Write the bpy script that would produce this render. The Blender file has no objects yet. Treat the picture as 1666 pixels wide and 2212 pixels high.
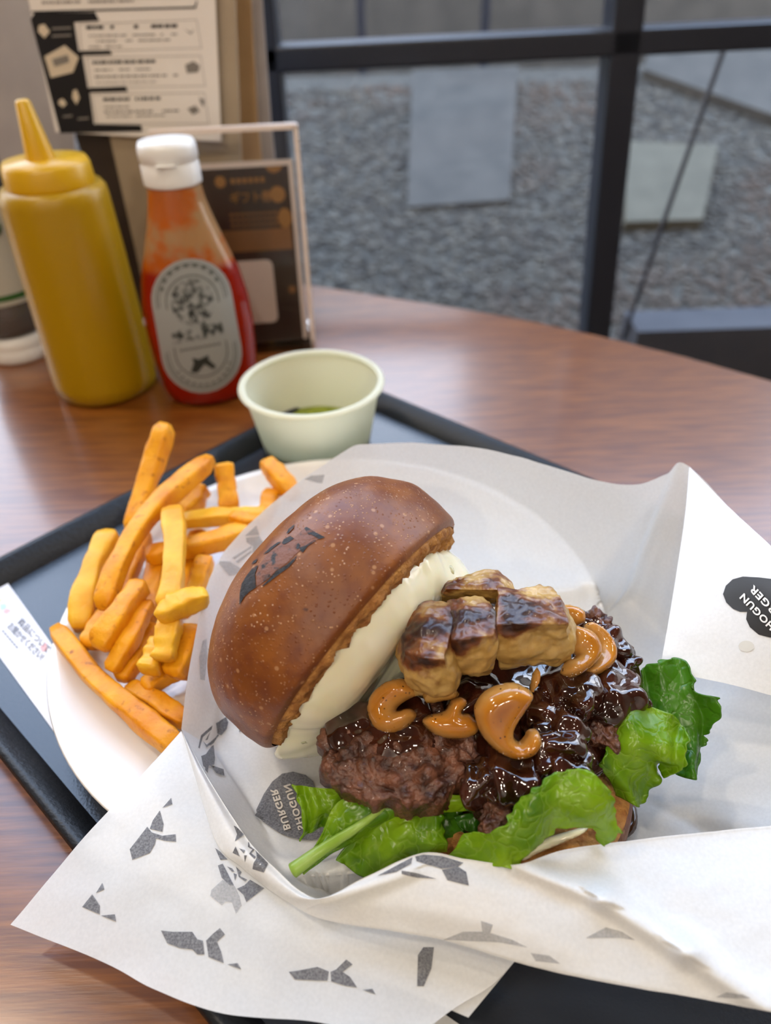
import bpy, bmesh, math, random
import numpy as np
from mathutils import Vector, Matrix, noise
from mathutils.geometry import delaunay_2d_cdt
from mathutils.bvhtree import BVHTree

S = bpy.context.scene
COL = S.collection
random.seed(7)
R_ = math.radians
# ------------------------------------------------------------------ camera
IW, IH = 1666, 2212
FPX, PITCH, ROLL, CAMH = 1600.0, R_(37.5), R_(-2.0), 0.27
cd = bpy.data.cameras.new('camera'); cam = bpy.data.objects.new('camera', cd); COL.objects.link(cam)
_fw = Vector((0, math.cos(PITCH), -math.sin(PITCH))); _u0 = Vector((0, math.sin(PITCH), math.cos(PITCH))); _r0 = Vector((1, 0, 0))
_r = math.cos(ROLL)*_r0 + math.sin(ROLL)*_u0
_u = -math.sin(ROLL)*_r0 + math.cos(ROLL)*_u0
CAMP = Vector((0, 0, CAMH))
cam.matrix_world = Matrix(((_r.x, _u.x, -_fw.x, CAMP.x), (_r.y, _u.y, -_fw.y, CAMP.y), (_r.z, _u.z, -_fw.z, CAMP.z), (0, 0, 0, 1)))
cd.sensor_fit = 'VERTICAL'; cd.sensor_height = 36.0; cd.lens = FPX/IH*36.0
cd.clip_start = 0.01; cd.clip_end = 200
cd.dof.use_dof = True; cd.dof.focus_distance = 0.262; cd.dof.aperture_fstop = cd.lens/3.7
S.camera = cam
# ------------------------------------------------------------------ world, lights, exposure
W = bpy.data.worlds.new('sky'); S.world = W; W.use_nodes = True
wn = W.node_tree.nodes; wl = W.node_tree.links
bg = wn['Background']
tc = wn.new('ShaderNodeTexCoord'); sx = wn.new('ShaderNodeSeparateXYZ'); rp = wn.new('ShaderNodeValToRGB')
wl.new(tc.outputs['Generated'], sx.inputs[0]); wl.new(sx.outputs['Z'], rp.inputs[0]); wl.new(rp.outputs[0], bg.inputs[0])
rp.color_ramp.elements[0].color = (1.0, 0.97, 0.93, 1); rp.color_ramp.elements[1].color = (0.48, 0.67, 1.0, 1); rp.color_ramp.elements[1].position = .75; rp.color_ramp.elements[0].position = .1
bg.inputs[1].default_value = 6.3
def spot(x, y, z, power, size, col):
    d = bpy.data.lights.new('ceiling_lamp_light', 'AREA'); d.shape = 'DISK'; d.size = size; d.energy = power; d.color = col
    o = bpy.data.objects.new('ceiling_lamp_light', d); o.location = (x, y, z); COL.objects.link(o); return o
WARM = (1.0, 0.87, 0.71)
LAMPS = [(-0.62, -0.25, 7.0), (0.45, -0.35, 3.0), (-1.0, 0.55, 9.0), (0.9, 0.45, 4.0), (-0.1, -1.2, 7.0), (-0.8, -1.95, 18.0), (0.8, -1.95, 14.0)]  # pair near the back wall is added, unseen fill bouncing off it
for x, y, p in LAMPS: spot(x, y, 1.835, p, 0.13, WARM)
S.view_settings.view_transform = 'Standard'; S.view_settings.look = 'None'
S.view_settings.gamma = 1; S.view_settings.use_curve_mapping = False
S.view_settings.exposure = 0.14
S.cycles.use_denoising = True; S.cycles.max_bounces = 10; S.cycles.transparent_max_bounces = 16
S.cycles.diffuse_bounces = 4; S.cycles.glossy_bounces = 4; S.cycles.caustics_reflective = False; S.cycles.caustics_refractive = False
S.cycles.sample_clamp_indirect = 6.0

# ------------------------------------------------------------------ projection helpers (a pixel of the photo + a real height -> a point of the place)
def ray(x, y):
    x, y = float(x), float(y)
    return _fw + (x-IW/2)/FPX*_r - (y-IH/2)/FPX*_u
def px(x, y, z):
    d = ray(x, y); return CAMP + d*((float(z)-CAMH)/d.z)
def pm(x, y, zmm): return px(x, y, zmm*.001)
def pplane(x, y, p0, n):
    d = ray(x, y); return CAMP + d*((p0-CAMP).dot(n)/d.dot(n))
def proj(p):
    v = p-CAMP; z = v.dot(_fw); return (IW/2+FPX*v.dot(_r)/z, IH/2-FPX*v.dot(_u)/z)

# ------------------------------------------------------------------ object helpers
def origin(o):
    v = Vector((0, 0, 0))
    while o: v += o.location; o = o.parent
    return v
def obj(name, V, F, m, parent=None, base=None, smooth=True):
    V = [Vector(v) for v in V]
    if parent is not None: og = origin(parent); loc = Vector((0, 0, 0))
    else:
        if base is None:
            n = max(1, len(V)); base = Vector((sum(v.x for v in V)/n, sum(v.y for v in V)/n, min(v.z for v in V)))
        og = Vector(base); loc = og
    me = bpy.data.meshes.new(name); me.from_pydata([tuple(v-og) for v in V], [], F)
    me.update()
    if smooth:
        me.polygons.foreach_set('use_smooth', [True]*len(me.polygons))
    mats = m if isinstance(m, (list, tuple)) else [m]
    for k in mats: me.materials.append(k)
    o = bpy.data.objects.new(name, me); COL.objects.link(o); o.location = loc
    if parent is not None: o.parent = parent
    return o
def thing(name, label, cat, loc, group=None):
    o = bpy.data.objects.new(name, None); o.empty_display_size = .01; COL.objects.link(o); o.location = loc
    return tag(o, label, cat, group)
def tag(o, label, cat, group=None):
    o['label'] = label; o['category'] = cat
    if group: o['group'] = group
    return o
def struct(o): o['kind'] = 'structure'; return o
def stuff(o): o['kind'] = 'stuff'; return o
def fix_normals(o):
    bm = bmesh.new(); bm.from_mesh(o.data); bmesh.ops.recalc_face_normals(bm, faces=bm.faces); bm.to_mesh(o.data); bm.free(); return o
def boxg(c, d, rot=None):
    x, y, z = d[0]/2, d[1]/2, d[2]/2
    V = [Vector(v) for v in ((-x,-y,-z),(x,-y,-z),(x,y,-z),(-x,y,-z),(-x,-y,z),(x,-y,z),(x,y,z),(-x,y,z))]
    if rot: V = [rot @ v for v in V]
    c = Vector(c)
    return [c+v for v in V], [(3,2,1,0),(4,5,6,7),(0,1,5,4),(1,2,6,5),(2,3,7,6),(3,0,4,7)]
def box(name, c, d, m, parent=None, rot=None, bev=0, base=None):
    V, F = boxg(c, d, rot); o = obj(name, V, F, m, parent, base=base, smooth=False)
    if bev:
        b = o.modifiers.new('bevel', 'BEVEL'); b.width = bev; b.segments = 2
    return o
def lathe(prof, c, n=64, sxy=(1, 1), rot=None):
    V, F = [], []
    c = Vector(c); N = len(prof)
    for (r, z) in prof:
        for k in range(n):
            a = 2*math.pi*k/n; v = Vector((r*math.cos(a)*sxy[0], r*math.sin(a)*sxy[1], z))
            if rot: v = rot @ v
            V.append(c+v)
    for i in range(N-1):
        for k in range(n):
            F.append((i*n+k, i*n+(k+1) % n, (i+1)*n+(k+1) % n, (i+1)*n+k))
    return V, F
def cr(P, t):          # Catmull-Rom through list of arrays, t in [0,1]
    n = len(P)-1; s = min(max(t, 0), 1)*n; i = min(int(s), n-1); f = s-i
    p0 = P[i-1] if i > 0 else 2*P[0]-P[1]; p1 = P[i]; p2 = P[i+1]; p3 = P[i+2] if i+2 <= n else 2*P[n]-P[n-1]
    return .5*((2*p1)+(-p0+p2)*f+(2*p0-5*p1+4*p2-p3)*f*f+(-p0+3*p1-3*p2+p3)*f**3)
def net(rows, nu, nv):  # tensor spline through a control net, numpy arrays of shape (nv,nu,k)
    rows = [[np.array(p, float) for p in r] for r in rows]
    fine = [[cr(r, u/(nu-1)) for u in range(nu)] for r in rows]
    out = np.zeros((nv, nu, len(rows[0][0])))
    for j in range(nv):
        t = j/(nv-1)
        for i in range(nu): out[j, i] = cr([f[i] for f in fine], t)
    return out
def gridF(nu, nv, wrap=False):
    F = []
    for j in range(nv-1):
        for i in range(nu if wrap else nu-1):
            k = (i+1) % nu
            F.append((j*nu+i, j*nu+k, (j+1)*nu+k, (j+1)*nu+i))
    return F
def tube(P, rad, n=10, sq=0.0, jit=0.0, seed=0, flat=1.0):
    P = [np.array(p, float) for p in P]; m = max(8, 6*len(P)); V, F = [], []
    pts = [Vector(cr(P, k/(m-1))) for k in range(m)]
    ref = Vector((0, 0, 1))
    for k, p in enumerate(pts):
        t = (pts[min(k+1, m-1)]-pts[max(k-1, 0)]).normalized()
        a = t.cross(ref); a = a.normalized() if a.length > 1e-6 else Vector((1, 0, 0)); b = a.cross(t).normalized()
        s = k/(m-1); r = rad(s) if callable(rad) else rad
        for j in range(n):
            th = 2*math.pi*(j+.5)/n; c, d = math.cos(th), math.sin(th)
            e = 1.0-sq*.72
            c2 = math.copysign(abs(c)**e, c); d2 = math.copysign(abs(d)**e, d)
            v = a*(c2*r)+b*(d2*r*flat)
            if jit:
                q = Vector((c*.7+seed*3.1, d*.7, s*6)); v *= 1+jit*noise.noise(q)+jit*.4*noise.noise(q*4)
            V.append(p+v)
    for k in range(m-1):
        for j in range(n): F.append((k*n+j, k*n+(j+1) % n, (k+1)*n+(j+1) % n, (k+1)*n+j))
    F.append(tuple(range(n-1, -1, -1))); F.append(tuple((m-1)*n+j for j in range(n)))
    return V, F

# ------------------------------------------------------------------ materials
MATS = {}
def mat(name, col, rough=.5, col2=None, nscale=60, ndetail=4, lo=.35, hi=.65, bump=0, bscale=400, coat=0, trans=0, tcol=None, alpha=1, sss=0, metal=0, spec=.5, stretch=None, extra=None, bdist=.001, emis=0):
    m = bpy.data.materials.new(name); m.use_nodes = True; nt = m.node_tree; N, L = nt.nodes, nt.links
    b = N['Principled BSDF']; out = N['Material Output']
    b.inputs['Base Color'].default_value = (*col, 1); b.inputs['Roughness'].default_value = rough
    b.inputs['Metallic'].default_value = metal; b.inputs['Specular IOR Level'].default_value = spec
    if coat: b.inputs['Coat Weight'].default_value = coat; b.inputs['Coat Roughness'].default_value = .05
    if sss:
        b.inputs['Subsurface Weight'].default_value = sss; b.inputs['Subsurface Radius'].default_value = (1, .6, .3); b.inputs['Subsurface Scale'].default_value = .003
    tcn = N.new('ShaderNodeTexCoord'); vec = tcn.outputs['Object']
    if stretch:
        mp = N.new('ShaderNodeMapping'); mp.inputs['Scale'].default_value = stretch; L.new(vec, mp.inputs[0]); vec = mp.outputs[0]
    colsock = None
    if col2:
        n = N.new('ShaderNodeTexNoise'); n.inputs['Scale'].default_value = nscale; n.inputs['Detail'].default_value = ndetail; L.new(vec, n.inputs['Vector'])
        r = N.new('ShaderNodeValToRGB'); r.color_ramp.elements[0].position = lo; r.color_ramp.elements[1].position = hi
        r.color_ramp.elements[0].color = (*col, 1); r.color_ramp.elements[1].color = (*col2, 1)
        L.new(n.outputs[0], r.inputs[0]); L.new(r.outputs[0], b.inputs['Base Color']); colsock = r.outputs[0]
    if bump:
        n2 = N.new('ShaderNodeTexNoise'); n2.inputs['Scale'].default_value = bscale; n2.inputs['Detail'].default_value = 5; L.new(vec, n2.inputs['Vector'])
        bp = N.new('ShaderNodeBump'); bp.inputs['Strength'].default_value = bump; bp.inputs['Distance'].default_value = bdist
        L.new(n2.outputs[0], bp.inputs['Height']); L.new(bp.outputs[0], b.inputs['Normal'])
    if extra: colsock = extra(N, L, b, vec, colsock) or colsock
    sh = b.outputs[0]
    if trans:
        t = N.new('ShaderNodeBsdfTranslucent'); mx = N.new('ShaderNodeMixShader'); mx.inputs[0].default_value = trans
        t.inputs[0].default_value = (*(tcol or col), 1)
        if colsock and not tcol: L.new(colsock, t.inputs[0])
        L.new(sh, mx.inputs[1]); L.new(t.outputs[0], mx.inputs[2]); sh = mx.outputs[0]
    if alpha < 1:
        t = N.new('ShaderNodeBsdfTransparent'); mx = N.new('ShaderNodeMixShader'); mx.inputs[0].default_value = alpha
        L.new(t.outputs[0], mx.inputs[1]); L.new(sh, mx.inputs[2]); sh = mx.outputs[0]
    L.new(sh, out.inputs[0]); MATS[name] = m; return m
def mixcol(N, L, fac, a, b_):
    x = N.new('ShaderNodeMix'); x.data_type = 'RGBA'
    L.new(fac, x.inputs[0])
    for s, v in ((6, a), (7, b_)):
        if isinstance(v, tuple): x.inputs[s].default_value = (*v, 1)
        else: L.new(v, x.inputs[s])
    return x.outputs[2]
def ramp(N, L, sock, a, b_):
    r = N.new('ShaderNodeMapRange'); r.inputs[1].default_value = a; r.inputs[2].default_value = b_; r.clamp = True
    L.new(sock, r.inputs[0]); return r.outputs[0]
def tex(N, L, vec, scale, detail=3, kind='noise', feature='F1', out=0):
    if kind == 'noise':
        n = N.new('ShaderNodeTexNoise'); n.inputs['Detail'].default_value = detail
    else:
        n = N.new('ShaderNodeTexVoronoi'); n.feature = feature
    n.inputs['Scale'].default_value = scale; L.new(vec, n.inputs['Vector']); return n.outputs[out]
def glass(name, ior=1.45, tint=(1, 1, 1), rough=0.0, haze=0.0):
    m = bpy.data.materials.new(name); m.use_nodes = True; N, L = m.node_tree.nodes, m.node_tree.links
    N.remove(N['Principled BSDF']); out = N['Material Output']
    t = N.new('ShaderNodeBsdfTransparent'); t.inputs[0].default_value = (*tint, 1)
    g = N.new('ShaderNodeBsdfGlossy'); g.inputs['Roughness'].default_value = rough
    fr = N.new('ShaderNodeFresnel'); fr.inputs[0].default_value = ior
    mx = N.new('ShaderNodeMixShader'); L.new(fr.outputs[0], mx.inputs[0]); L.new(t.outputs[0], mx.inputs[1]); L.new(g.outputs[0], mx.inputs[2])
    sh = mx.outputs[0]
    if haze:
        d = N.new('ShaderNodeBsdfDiffuse'); d.inputs[0].default_value = (.8, .8, .8, 1); m2 = N.new('ShaderNodeMixShader'); m2.inputs[0].default_value = haze
        L.new(sh, m2.inputs[1]); L.new(d.outputs[0], m2.inputs[2]); sh = m2.outputs[0]
    L.new(sh, out.inputs[0]); return m

def wood_extra(N, L, b, vec, cs):
    n = N.new('ShaderNodeTexNoise'); n.inputs['Scale'].default_value = 30; n.inputs['Detail'].default_value = 8
    mp = N.new('ShaderNodeMapping'); mp.inputs['Rotation'].default_value = (0, 0, R_(-32)); mp.inputs['Scale'].default_value = (1, 14, 1); L.new(vec, mp.inputs[0]); L.new(mp.outputs[0], n.inputs['Vector'])
    f = ramp(N, L, n.outputs[0], .35, .65)
    c = mixcol(N, L, f, (.110, .027, .003), (.215, .068, .009)); L.new(c, b.inputs['Base Color'])
    bp = N.new('ShaderNodeBump'); bp.inputs['Strength'].default_value = .12; bp.inputs['Distance'].default_value = .0006
    n2 = N.new('ShaderNodeTexNoise'); n2.inputs['Scale'].default_value = 90; n2.inputs['Detail'].default_value = 6; L.new(mp.outputs[0], n2.inputs['Vector'])
    L.new(n2.outputs[0], bp.inputs['Height']); L.new(bp.outputs[0], b.inputs['Normal'])
m_table = mat('table_wood', (.2, .07, .025), .32, extra=wood_extra, spec=.5, coat=.7)
MATS['table_wood'].node_tree.nodes['Principled BSDF'].inputs['Coat Roughness'].default_value = .16
m_tray = mat('tray_black', (.012, .016, .024), .22, bump=.10, bscale=900, spec=.6)
m_trayrim = mat('tray_rim_black', (.008, .009, .011), .40, bump=.35, bscale=500, spec=.35, stretch=(1, 1, 1))
m_plate = mat('plate_white', (.80, .77, .73), .12, spec=.5, coat=.3)
def paper_extra(N, L, b, vec, cs):
    n = tex(N, L, vec, 900, 4); n2 = tex(N, L, vec, 70, 3)
    c = mixcol(N, L, ramp(N, L, n, .3, .7), (.80, .80, .79), (.86, .86, .85)); L.new(c, b.inputs['Base Color'])
    bp = N.new('ShaderNodeBump'); bp.inputs['Strength'].default_value = .25; bp.inputs['Distance'].default_value = .001
    L.new(n2, bp.inputs['Height']); L.new(bp.outputs[0], b.inputs['Normal']); return c
m_paper = mat('wax_paper', (.84, .84, .83), .36, trans=.30, extra=paper_extra, alpha=.90, spec=.5)
m_paperD = mat('wax_paper_double', (.84, .84, .83), .36, trans=.22, extra=paper_extra, alpha=.97, spec=.5)
m_ink = mat('grey_print', (.075, .075, .085), .5, col2=(.20, .20, .21), nscale=1500, alpha=.88)
m_inkF = mat('grey_print_seen_through_paper', (.30, .30, .31), .5, col2=(.45, .45, .45), nscale=1500, alpha=.55)
m_inkK = mat('black_print', (.022, .021, .020), .45)
m_inkW = mat('white_lettering', (.80, .80, .78), .5)
m_inkT = mat('cream_lettering', (.58, .53, .46), .5)
def crust_extra(N, L, b, vec, cs):
    sx_ = N.new('ShaderNodeSeparateXYZ'); L.new(vec, sx_.inputs[0])
    n = tex(N, L, vec, 38, 5); n1 = tex(N, L, vec, 160, 6)
    c = mixcol(N, L, ramp(N, L, n, .3, .7), (.140, .036, .005), (.265, .083, .010))
    c = mixcol(N, L, ramp(N, L, n1, .42, .75), c, (.125, .028, .008))
    sp = tex(N, L, vec, 700, 2, 'vor'); n3 = tex(N, L, vec, 130, 2)
    f = N.new('ShaderNodeMath'); f.operation = 'MULTIPLY'
    L.new(ramp(N, L, sp, .26, .12), f.inputs[0]); L.new(ramp(N, L, n3, .46, .60), f.inputs[1])
    c = mixcol(N, L, f.outputs[0], c, (.52, .30, .16)); L.new(c, b.inputs['Base Color'])
    sp2 = tex(N, L, vec, 190, 2, 'vor'); f2 = N.new('ShaderNodeMath'); f2.operation = 'MULTIPLY'; f2.inputs[1].default_value = .55
    L.new(ramp(N, L, sp2, .17, .10), f2.inputs[0]); c = mixcol(N, L, f2.outputs[0], c, (.50, .27, .13)); L.new(c, b.inputs['Base Color'])
    bp = N.new('ShaderNodeBump'); bp.inputs['Strength'].default_value = .35; bp.inputs['Distance'].default_value = .0008
    L.new(n1, bp.inputs['Height']); bp2 = N.new('ShaderNodeBump'); bp2.inputs['Strength'].default_value = .5; bp2.inputs['Distance'].default_value = .0004
    L.new(ramp(N, L, sp, .3, .0), bp2.inputs['Height']); L.new(bp.outputs[0], bp2.inputs['Normal']); L.new(bp2.outputs[0], b.inputs['Normal'])
m_crust = mat('bun_crust', (.3, .1, .03), .42, extra=crust_extra, spec=.45)
m_crumb = mat('bun_crumb', (.30, .11, .022), .8, col2=(.56, .27, .07), nscale=220, ndetail=6, bump=.9, bscale=420, bdist=.002)
def char_extra(N, L, b, vec, cs):
    n = tex(N, L, vec, 260, 5); c = mixcol(N, L, ramp(N, L, n, .57, .66), (.008, .007, .008), (.12, .04, .02)); L.new(c, b.inputs['Base Color']); return c
m_char = mat('charred_mark', (.01, .01, .01), .65, extra=char_extra, bump=.6, bscale=500)
def charl_extra(N, L, b, vec, cs):
    n = tex(N, L, vec, 300, 5); c = mixcol(N, L, ramp(N, L, n, .56, .66), (.165, .058, .030), (.012, .010, .010)); L.new(c, b.inputs['Base Color']); return c
m_charl = mat('scorched_mark', (.1, .04, .02), .6, extra=charl_extra, bump=.6, bscale=500)
def tart_extra(N, L, b, vec, cs):
    v = tex(N, L, vec, 55, 2, 'vor'); n = tex(N, L, vec, 26, 2); f = N.new('ShaderNodeMath'); f.operation = 'MULTIPLY'
    L.new(ramp(N, L, v, .34, .16), f.inputs[0]); L.new(ramp(N, L, n, .50, .60), f.inputs[1]); f2 = N.new('ShaderNodeMath'); f2.operation = 'MULTIPLY'; f2.inputs[1].default_value = .6; L.new(f.outputs[0], f2.inputs[0])
    c = mixcol(N, L, f2.outputs[0], cs, (.46, .46, .30)); L.new(c, b.inputs['Base Color']); return c
m_tartar = mat('tartar_sauce', (.95, .90, .62), .16, col2=(.94, .90, .70), nscale=60, sss=.25, coat=.3, bump=.05, bscale=120, extra=tart_extra)
m_pickle = mat('pickle_bit', (.16, .17, .045), .3, col2=(.36, .36, .12), nscale=200)
m_patty = mat('beef_patty', (.038, .011, .006), .36, col2=(.205, .080, .044), nscale=190, ndetail=8, bump=.7, bscale=700, bdist=.0012, coat=.2, lo=.38, hi=.70)
m_glaze = mat('dark_glaze', (.013, .0035, .002), .10, col2=(.052, .012, .006), nscale=90, ndetail=3, coat=.9, bump=.05, bscale=120, spec=.7)
def foie_extra(N, L, b, vec, cs):
    g = N.new('ShaderNodeTexCoord'); s = N.new('ShaderNodeSeparateXYZ'); L.new(g.outputs['Generated'], s.inputs[0])
    n = tex(N, L, vec, 75, 6); n2 = tex(N, L, vec, 210, 5)
    base = mixcol(N, L, ramp(N, L, n2, .3, .7), (.38, .22, .055), (.56, .37, .125))
    a = N.new('ShaderNodeMath'); a.operation = 'MULTIPLY_ADD'; a.inputs[1].default_value = 1.6; L.new(n, a.inputs[0]); L.new(s.outputs['Z'], a.inputs[2])
    f1 = ramp(N, L, a.outputs[0], 1.55, 1.72); f2 = ramp(N, L, a.outputs[0], 1.70, 1.88)
    c = mixcol(N, L, f1, base, (.17, .050, .012)); c = mixcol(N, L, f2, c, (.026, .007, .005)); L.new(c, b.inputs['Base Color'])
m_foie = mat('seared_foie_gras', (.5, .33, .12),   .36, extra=foie_extra, sss=.08, coat=.12, bump=.35, bscale=260)
def mush_extra(N, L, b, vec, cs):
    n = tex(N, L, vec, 60, 4); at = N.new('ShaderNodeAttribute'); at.attribute_name = 'rim'; am = N.new('ShaderNodeMath'); am.operation = 'MULTIPLY_ADD'; am.inputs[1].default_value = .9; L.new(n, am.inputs[0]); L.new(at.outputs['Fac'], am.inputs[2])
    c = mixcol(N, L, ramp(N, L, am.outputs[0], .38, .75), (.50, .28, .085), (.46, .175, .016)); c = mixcol(N, L, ramp(N, L, am.outputs[0], .72, 1.3), c, (.25, .072, .005))
    sp = tex(N, L, vec, 560, 2, 'vor'); n3 = tex(N, L, vec, 150, 2)
    f = N.new('ShaderNodeMath'); f.operation = 'MULTIPLY'; L.new(ramp(N, L, sp, .22, .14), f.inputs[0]); L.new(ramp(N, L, n3, .48, .58), f.inputs[1])
    c = mixcol(N, L, f.outputs[0], c, (.05, .018, .008)); L.new(c, b.inputs['Base Color'])
m_mush = mat('glazed_mushroom', (.5, .25, .06), .11, extra=mush_extra, sss=.12, coat=.4, bump=.22, bscale=150)
def leaf_mat(name, c1, c2, vein):
    def ex(N, L, b, vec, cs):
        n = tex(N, L, vec, 48, 5); c = mixcol(N, L, ramp(N, L, n, .34, .60), c1, c2)
        nd = tex(N, L, vec, 110, 2, out=1); vv = N.new('ShaderNodeMix'); vv.data_type = 'RGBA'; vv.inputs[0].default_value = .014
        L.new(vec, vv.inputs[6]); L.new(nd, vv.inputs[7])
        v = tex(N, L, vv.outputs[2], 150, 2, 'vor', 'DISTANCE_TO_EDGE'); vf = N.new('ShaderNodeMath'); vf.operation = 'MULTIPLY'; vf.inputs[1].default_value = .5; L.new(ramp(N, L, v, .06, .0), vf.inputs[0]); c = mixcol(N, L, vf.outputs[0], c, vein); L.new(c, b.inputs['Base Color'])
        bp = N.new('ShaderNodeBump'); bp.inputs['Strength'].default_value = .32; bp.inputs['Distance'].default_value = .0007
        L.new(ramp(N, L, v, 0, .18), bp.inputs['Height']); L.new(bp.outputs[0], b.inputs['Normal']); return c
    return mat(name, c1, .26, extra=ex, trans=.38, spec=.5)
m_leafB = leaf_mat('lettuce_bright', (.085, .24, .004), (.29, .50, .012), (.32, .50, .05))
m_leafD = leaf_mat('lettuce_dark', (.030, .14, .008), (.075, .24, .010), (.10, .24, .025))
m_stem = mat('lettuce_stem', (.30, .50, .06), .3, col2=(.40, .58, .14), nscale=120, trans=.25)
def fry_extra(N, L, b, vec, cs):
    n = tex(N, L, vec, 70, 5); c = mixcol(N, L, ramp(N, L, n, .35, .68), (.78, .34, .007), (.60, .19, .003))
    n2 = tex(N, L, vec, 260, 4); c = mixcol(N, L, ramp(N, L, n2, .60, .78), c, (.30, .075, .004)); L.new(c, b.inputs['Base Color'])
m_fry = mat('fried_potato', (.6, .3, .06), .42, extra=fry_extra, sss=.08, spec=.3, bump=.4, bscale=350)
def fry2_extra(N, L, b, vec, cs):
    n = tex(N, L, vec, 60, 5); c = mixcol(N, L, ramp(N, L, n, .35, .68), (.78, .44, .025), (.66, .28, .008)); L.new(c, b.inputs['Base Color'])
m_fryP = mat('pale_fried_potato', (.6, .4, .1), .4, extra=fry2_extra, sss=.08, spec=.3, bump=.3, bscale=350)
m_cup = mat('paper_cup_white', (.90, .89, .74), .45, trans=.45)
m_green = mat('green_dip', (.16, .20, .015), .15, col2=(.24, .28, .03), nscale=200)
m_mustY = mat('mustard_yellow_plastic', (.38, .22, .0005), .34, spec=.4, sss=.05)
m_mustC = mat('mustard_yellow_cap', (.60, .34, .004), .32)
m_capW = mat('white_plastic', (.80, .79, .76), .32)
def ket_extra(N, L, b, vec, cs):
    n = tex(N, L, vec, 34, 4); f = ramp(N, L, n, .44, .56); c = mixcol(N, L, f, (.50, .30, .13), (.58, .13, .006))
    s_ = N.new('ShaderNodeSeparateXYZ'); L.new(vec, s_.inputs[0]); c = mixcol(N, L, ramp(N, L, s_.outputs['Z'], .103, .098), c, (.37, .013, .001)); L.new(c, b.inputs['Base Color']); return c
m_ketB = mat('clear_bottle_with_red_film', (.5, .3, .1), .10, extra=ket_extra, trans=.30, alpha=.78, coat=.15)
m_ketR = mat('red_ketchup', (.36, .014, .002), .2, col2=(.26, .009, .002), nscale=30, coat=.2)
m_label = mat('grey_white_label', (.30, .31, .30), .5)
m_embl = mat('engraved_emblem_print', (.30, .31, .30), .5, col2=(.035, .04, .038), nscale=260, ndetail=3, lo=.42, hi=.62)
m_labelK = mat('label_grey_print', (.12, .13, .12), .5, alpha=.75)
m_labelK2 = mat('label_black_print', (.02, .025, .022), .5)
m_sauceD = mat('dark_red_sauce', (.045, .006, .006), .2, coat=.3)
m_jarG = mat('cream_label', (.42, .40, .34), .5)
m_jarGreen = mat('green_print', (.02, .09, .015), .5)
m_clear = glass('clear_acrylic', ior=1.22)
m_glassjar = glass('clear_plastic_bottle', tint=(.8, .8, .82), haze=.12)
m_pane = glass('window_glass', haze=.012)
m_steel = mat('dark_steel_frame', (.012, .016, .028), .35, metal=.2, spec=.6)
m_gravel = mat('gravel_ground', (.035, .030, .023), .9, col2=(.11, .095, .073), nscale=42, ndetail=6, bump=1, bscale=60, bdist=.02)
def peb_extra(N, L, b, vec, cs):
    oi = N.new('ShaderNodeTexNoise'); oi.inputs['Scale'].default_value = 26; oi.inputs['Detail'].default_value = 2; L.new(vec, oi.inputs['Vector'])
    n2 = tex(N, L, vec, 2.2, 3)
    c = mixcol(N, L, ramp(N, L, oi.outputs[0], .36, .66), (.040, .034, .027), (.115, .098, .074))
    c = mixcol(N, L, ramp(N, L, n2, .52, .7), c, (.085, .055, .036)); L.new(c, b.inputs['Base Color'])
m_peb = mat('pebbles', (.2, .2, .2), .8, extra=peb_extra)
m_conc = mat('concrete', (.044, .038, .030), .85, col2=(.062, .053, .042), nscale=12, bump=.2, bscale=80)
m_reflect = mat('painted_reflection', (.078, .066, .042), .85, col2=(.098, .083, .054), nscale=14)  # pale tone of a window reflection, put into a slab
m_dark = mat('dark_ground', (.030, .030, .036), .7, col2=(.045, .044, .05), nscale=10)
m_wall = mat('warm_wall', (.26, .20, .15), .8)
m_wallB = mat('pale_back_wall', (.60, .58, .55), .8)
m_ceil = mat('ceiling_paint', (.34, .30, .26), .85)
m_floor = mat('floor_boards', (.12, .07, .04), .5, col2=(.16, .1, .06), nscale=8)
m_lampE = bpy.data.materials.new('lamp_glow'); m_lampE.use_nodes = True
m_lampE.node_tree.nodes['Principled BSDF'].inputs['Emission Color'].default_value = (*WARM, 1); m_lampE.node_tree.nodes['Principled BSDF'].inputs['Emission Strength'].default_value = 8
m_sheet = mat('menu_sheet', (.84, .79, .74), .5)
m_menuK = mat('menu_black_print', (.010, .009, .011), .6, spec=.3)
m_menuG = mat('menu_grey_print', (.22, .20, .18), .5)
m_menuC = mat('menu_cream_print', (.68, .58, .44), .5)
m_beige = mat('beige_board', (.36, .28, .19), .6, col2=(.40, .32, .22), nscale=20)
m_tan = mat('tan_board', (.40, .24, .10), .6, col2=(.46, .29, .13), nscale=20)
m_brown = mat('dark_brown_board', (.030, .018, .012), .5)
m_greyp = mat('grey_plastic_cover', (.36, .33, .33), .35, col2=(.46, .43, .42), nscale=14, bump=.3, bscale=30, bdist=.004)
m_cardD = mat('dark_brown_card', (.022, .007, .005), .5, col2=(.032, .016, .003), nscale=9)
m_cardW = mat('card_border', (.72, .62, .56), .5)
m_gold = mat('gold_print', (.30, .14, .03), .5)
m_goldB = mat('copper_band', (.22, .10, .03), .5)
m_leaflet = mat('leaflet_paper', (.74, .73, .76), .5)
m_txt = mat('leaflet_grey_text', (.20, .21, .25), .6)
m_pink = mat('leaflet_pink', (.78, .42, .42), .6)
m_blue = mat('leaflet_blue', (.45, .62, .80), .6)
m_yel = mat('leaflet_yellow', (.85, .72, .45), .6)
m_sauceP = mat('sauce_puddle', (.05, .018, .006), .1, coat=.5)

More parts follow.
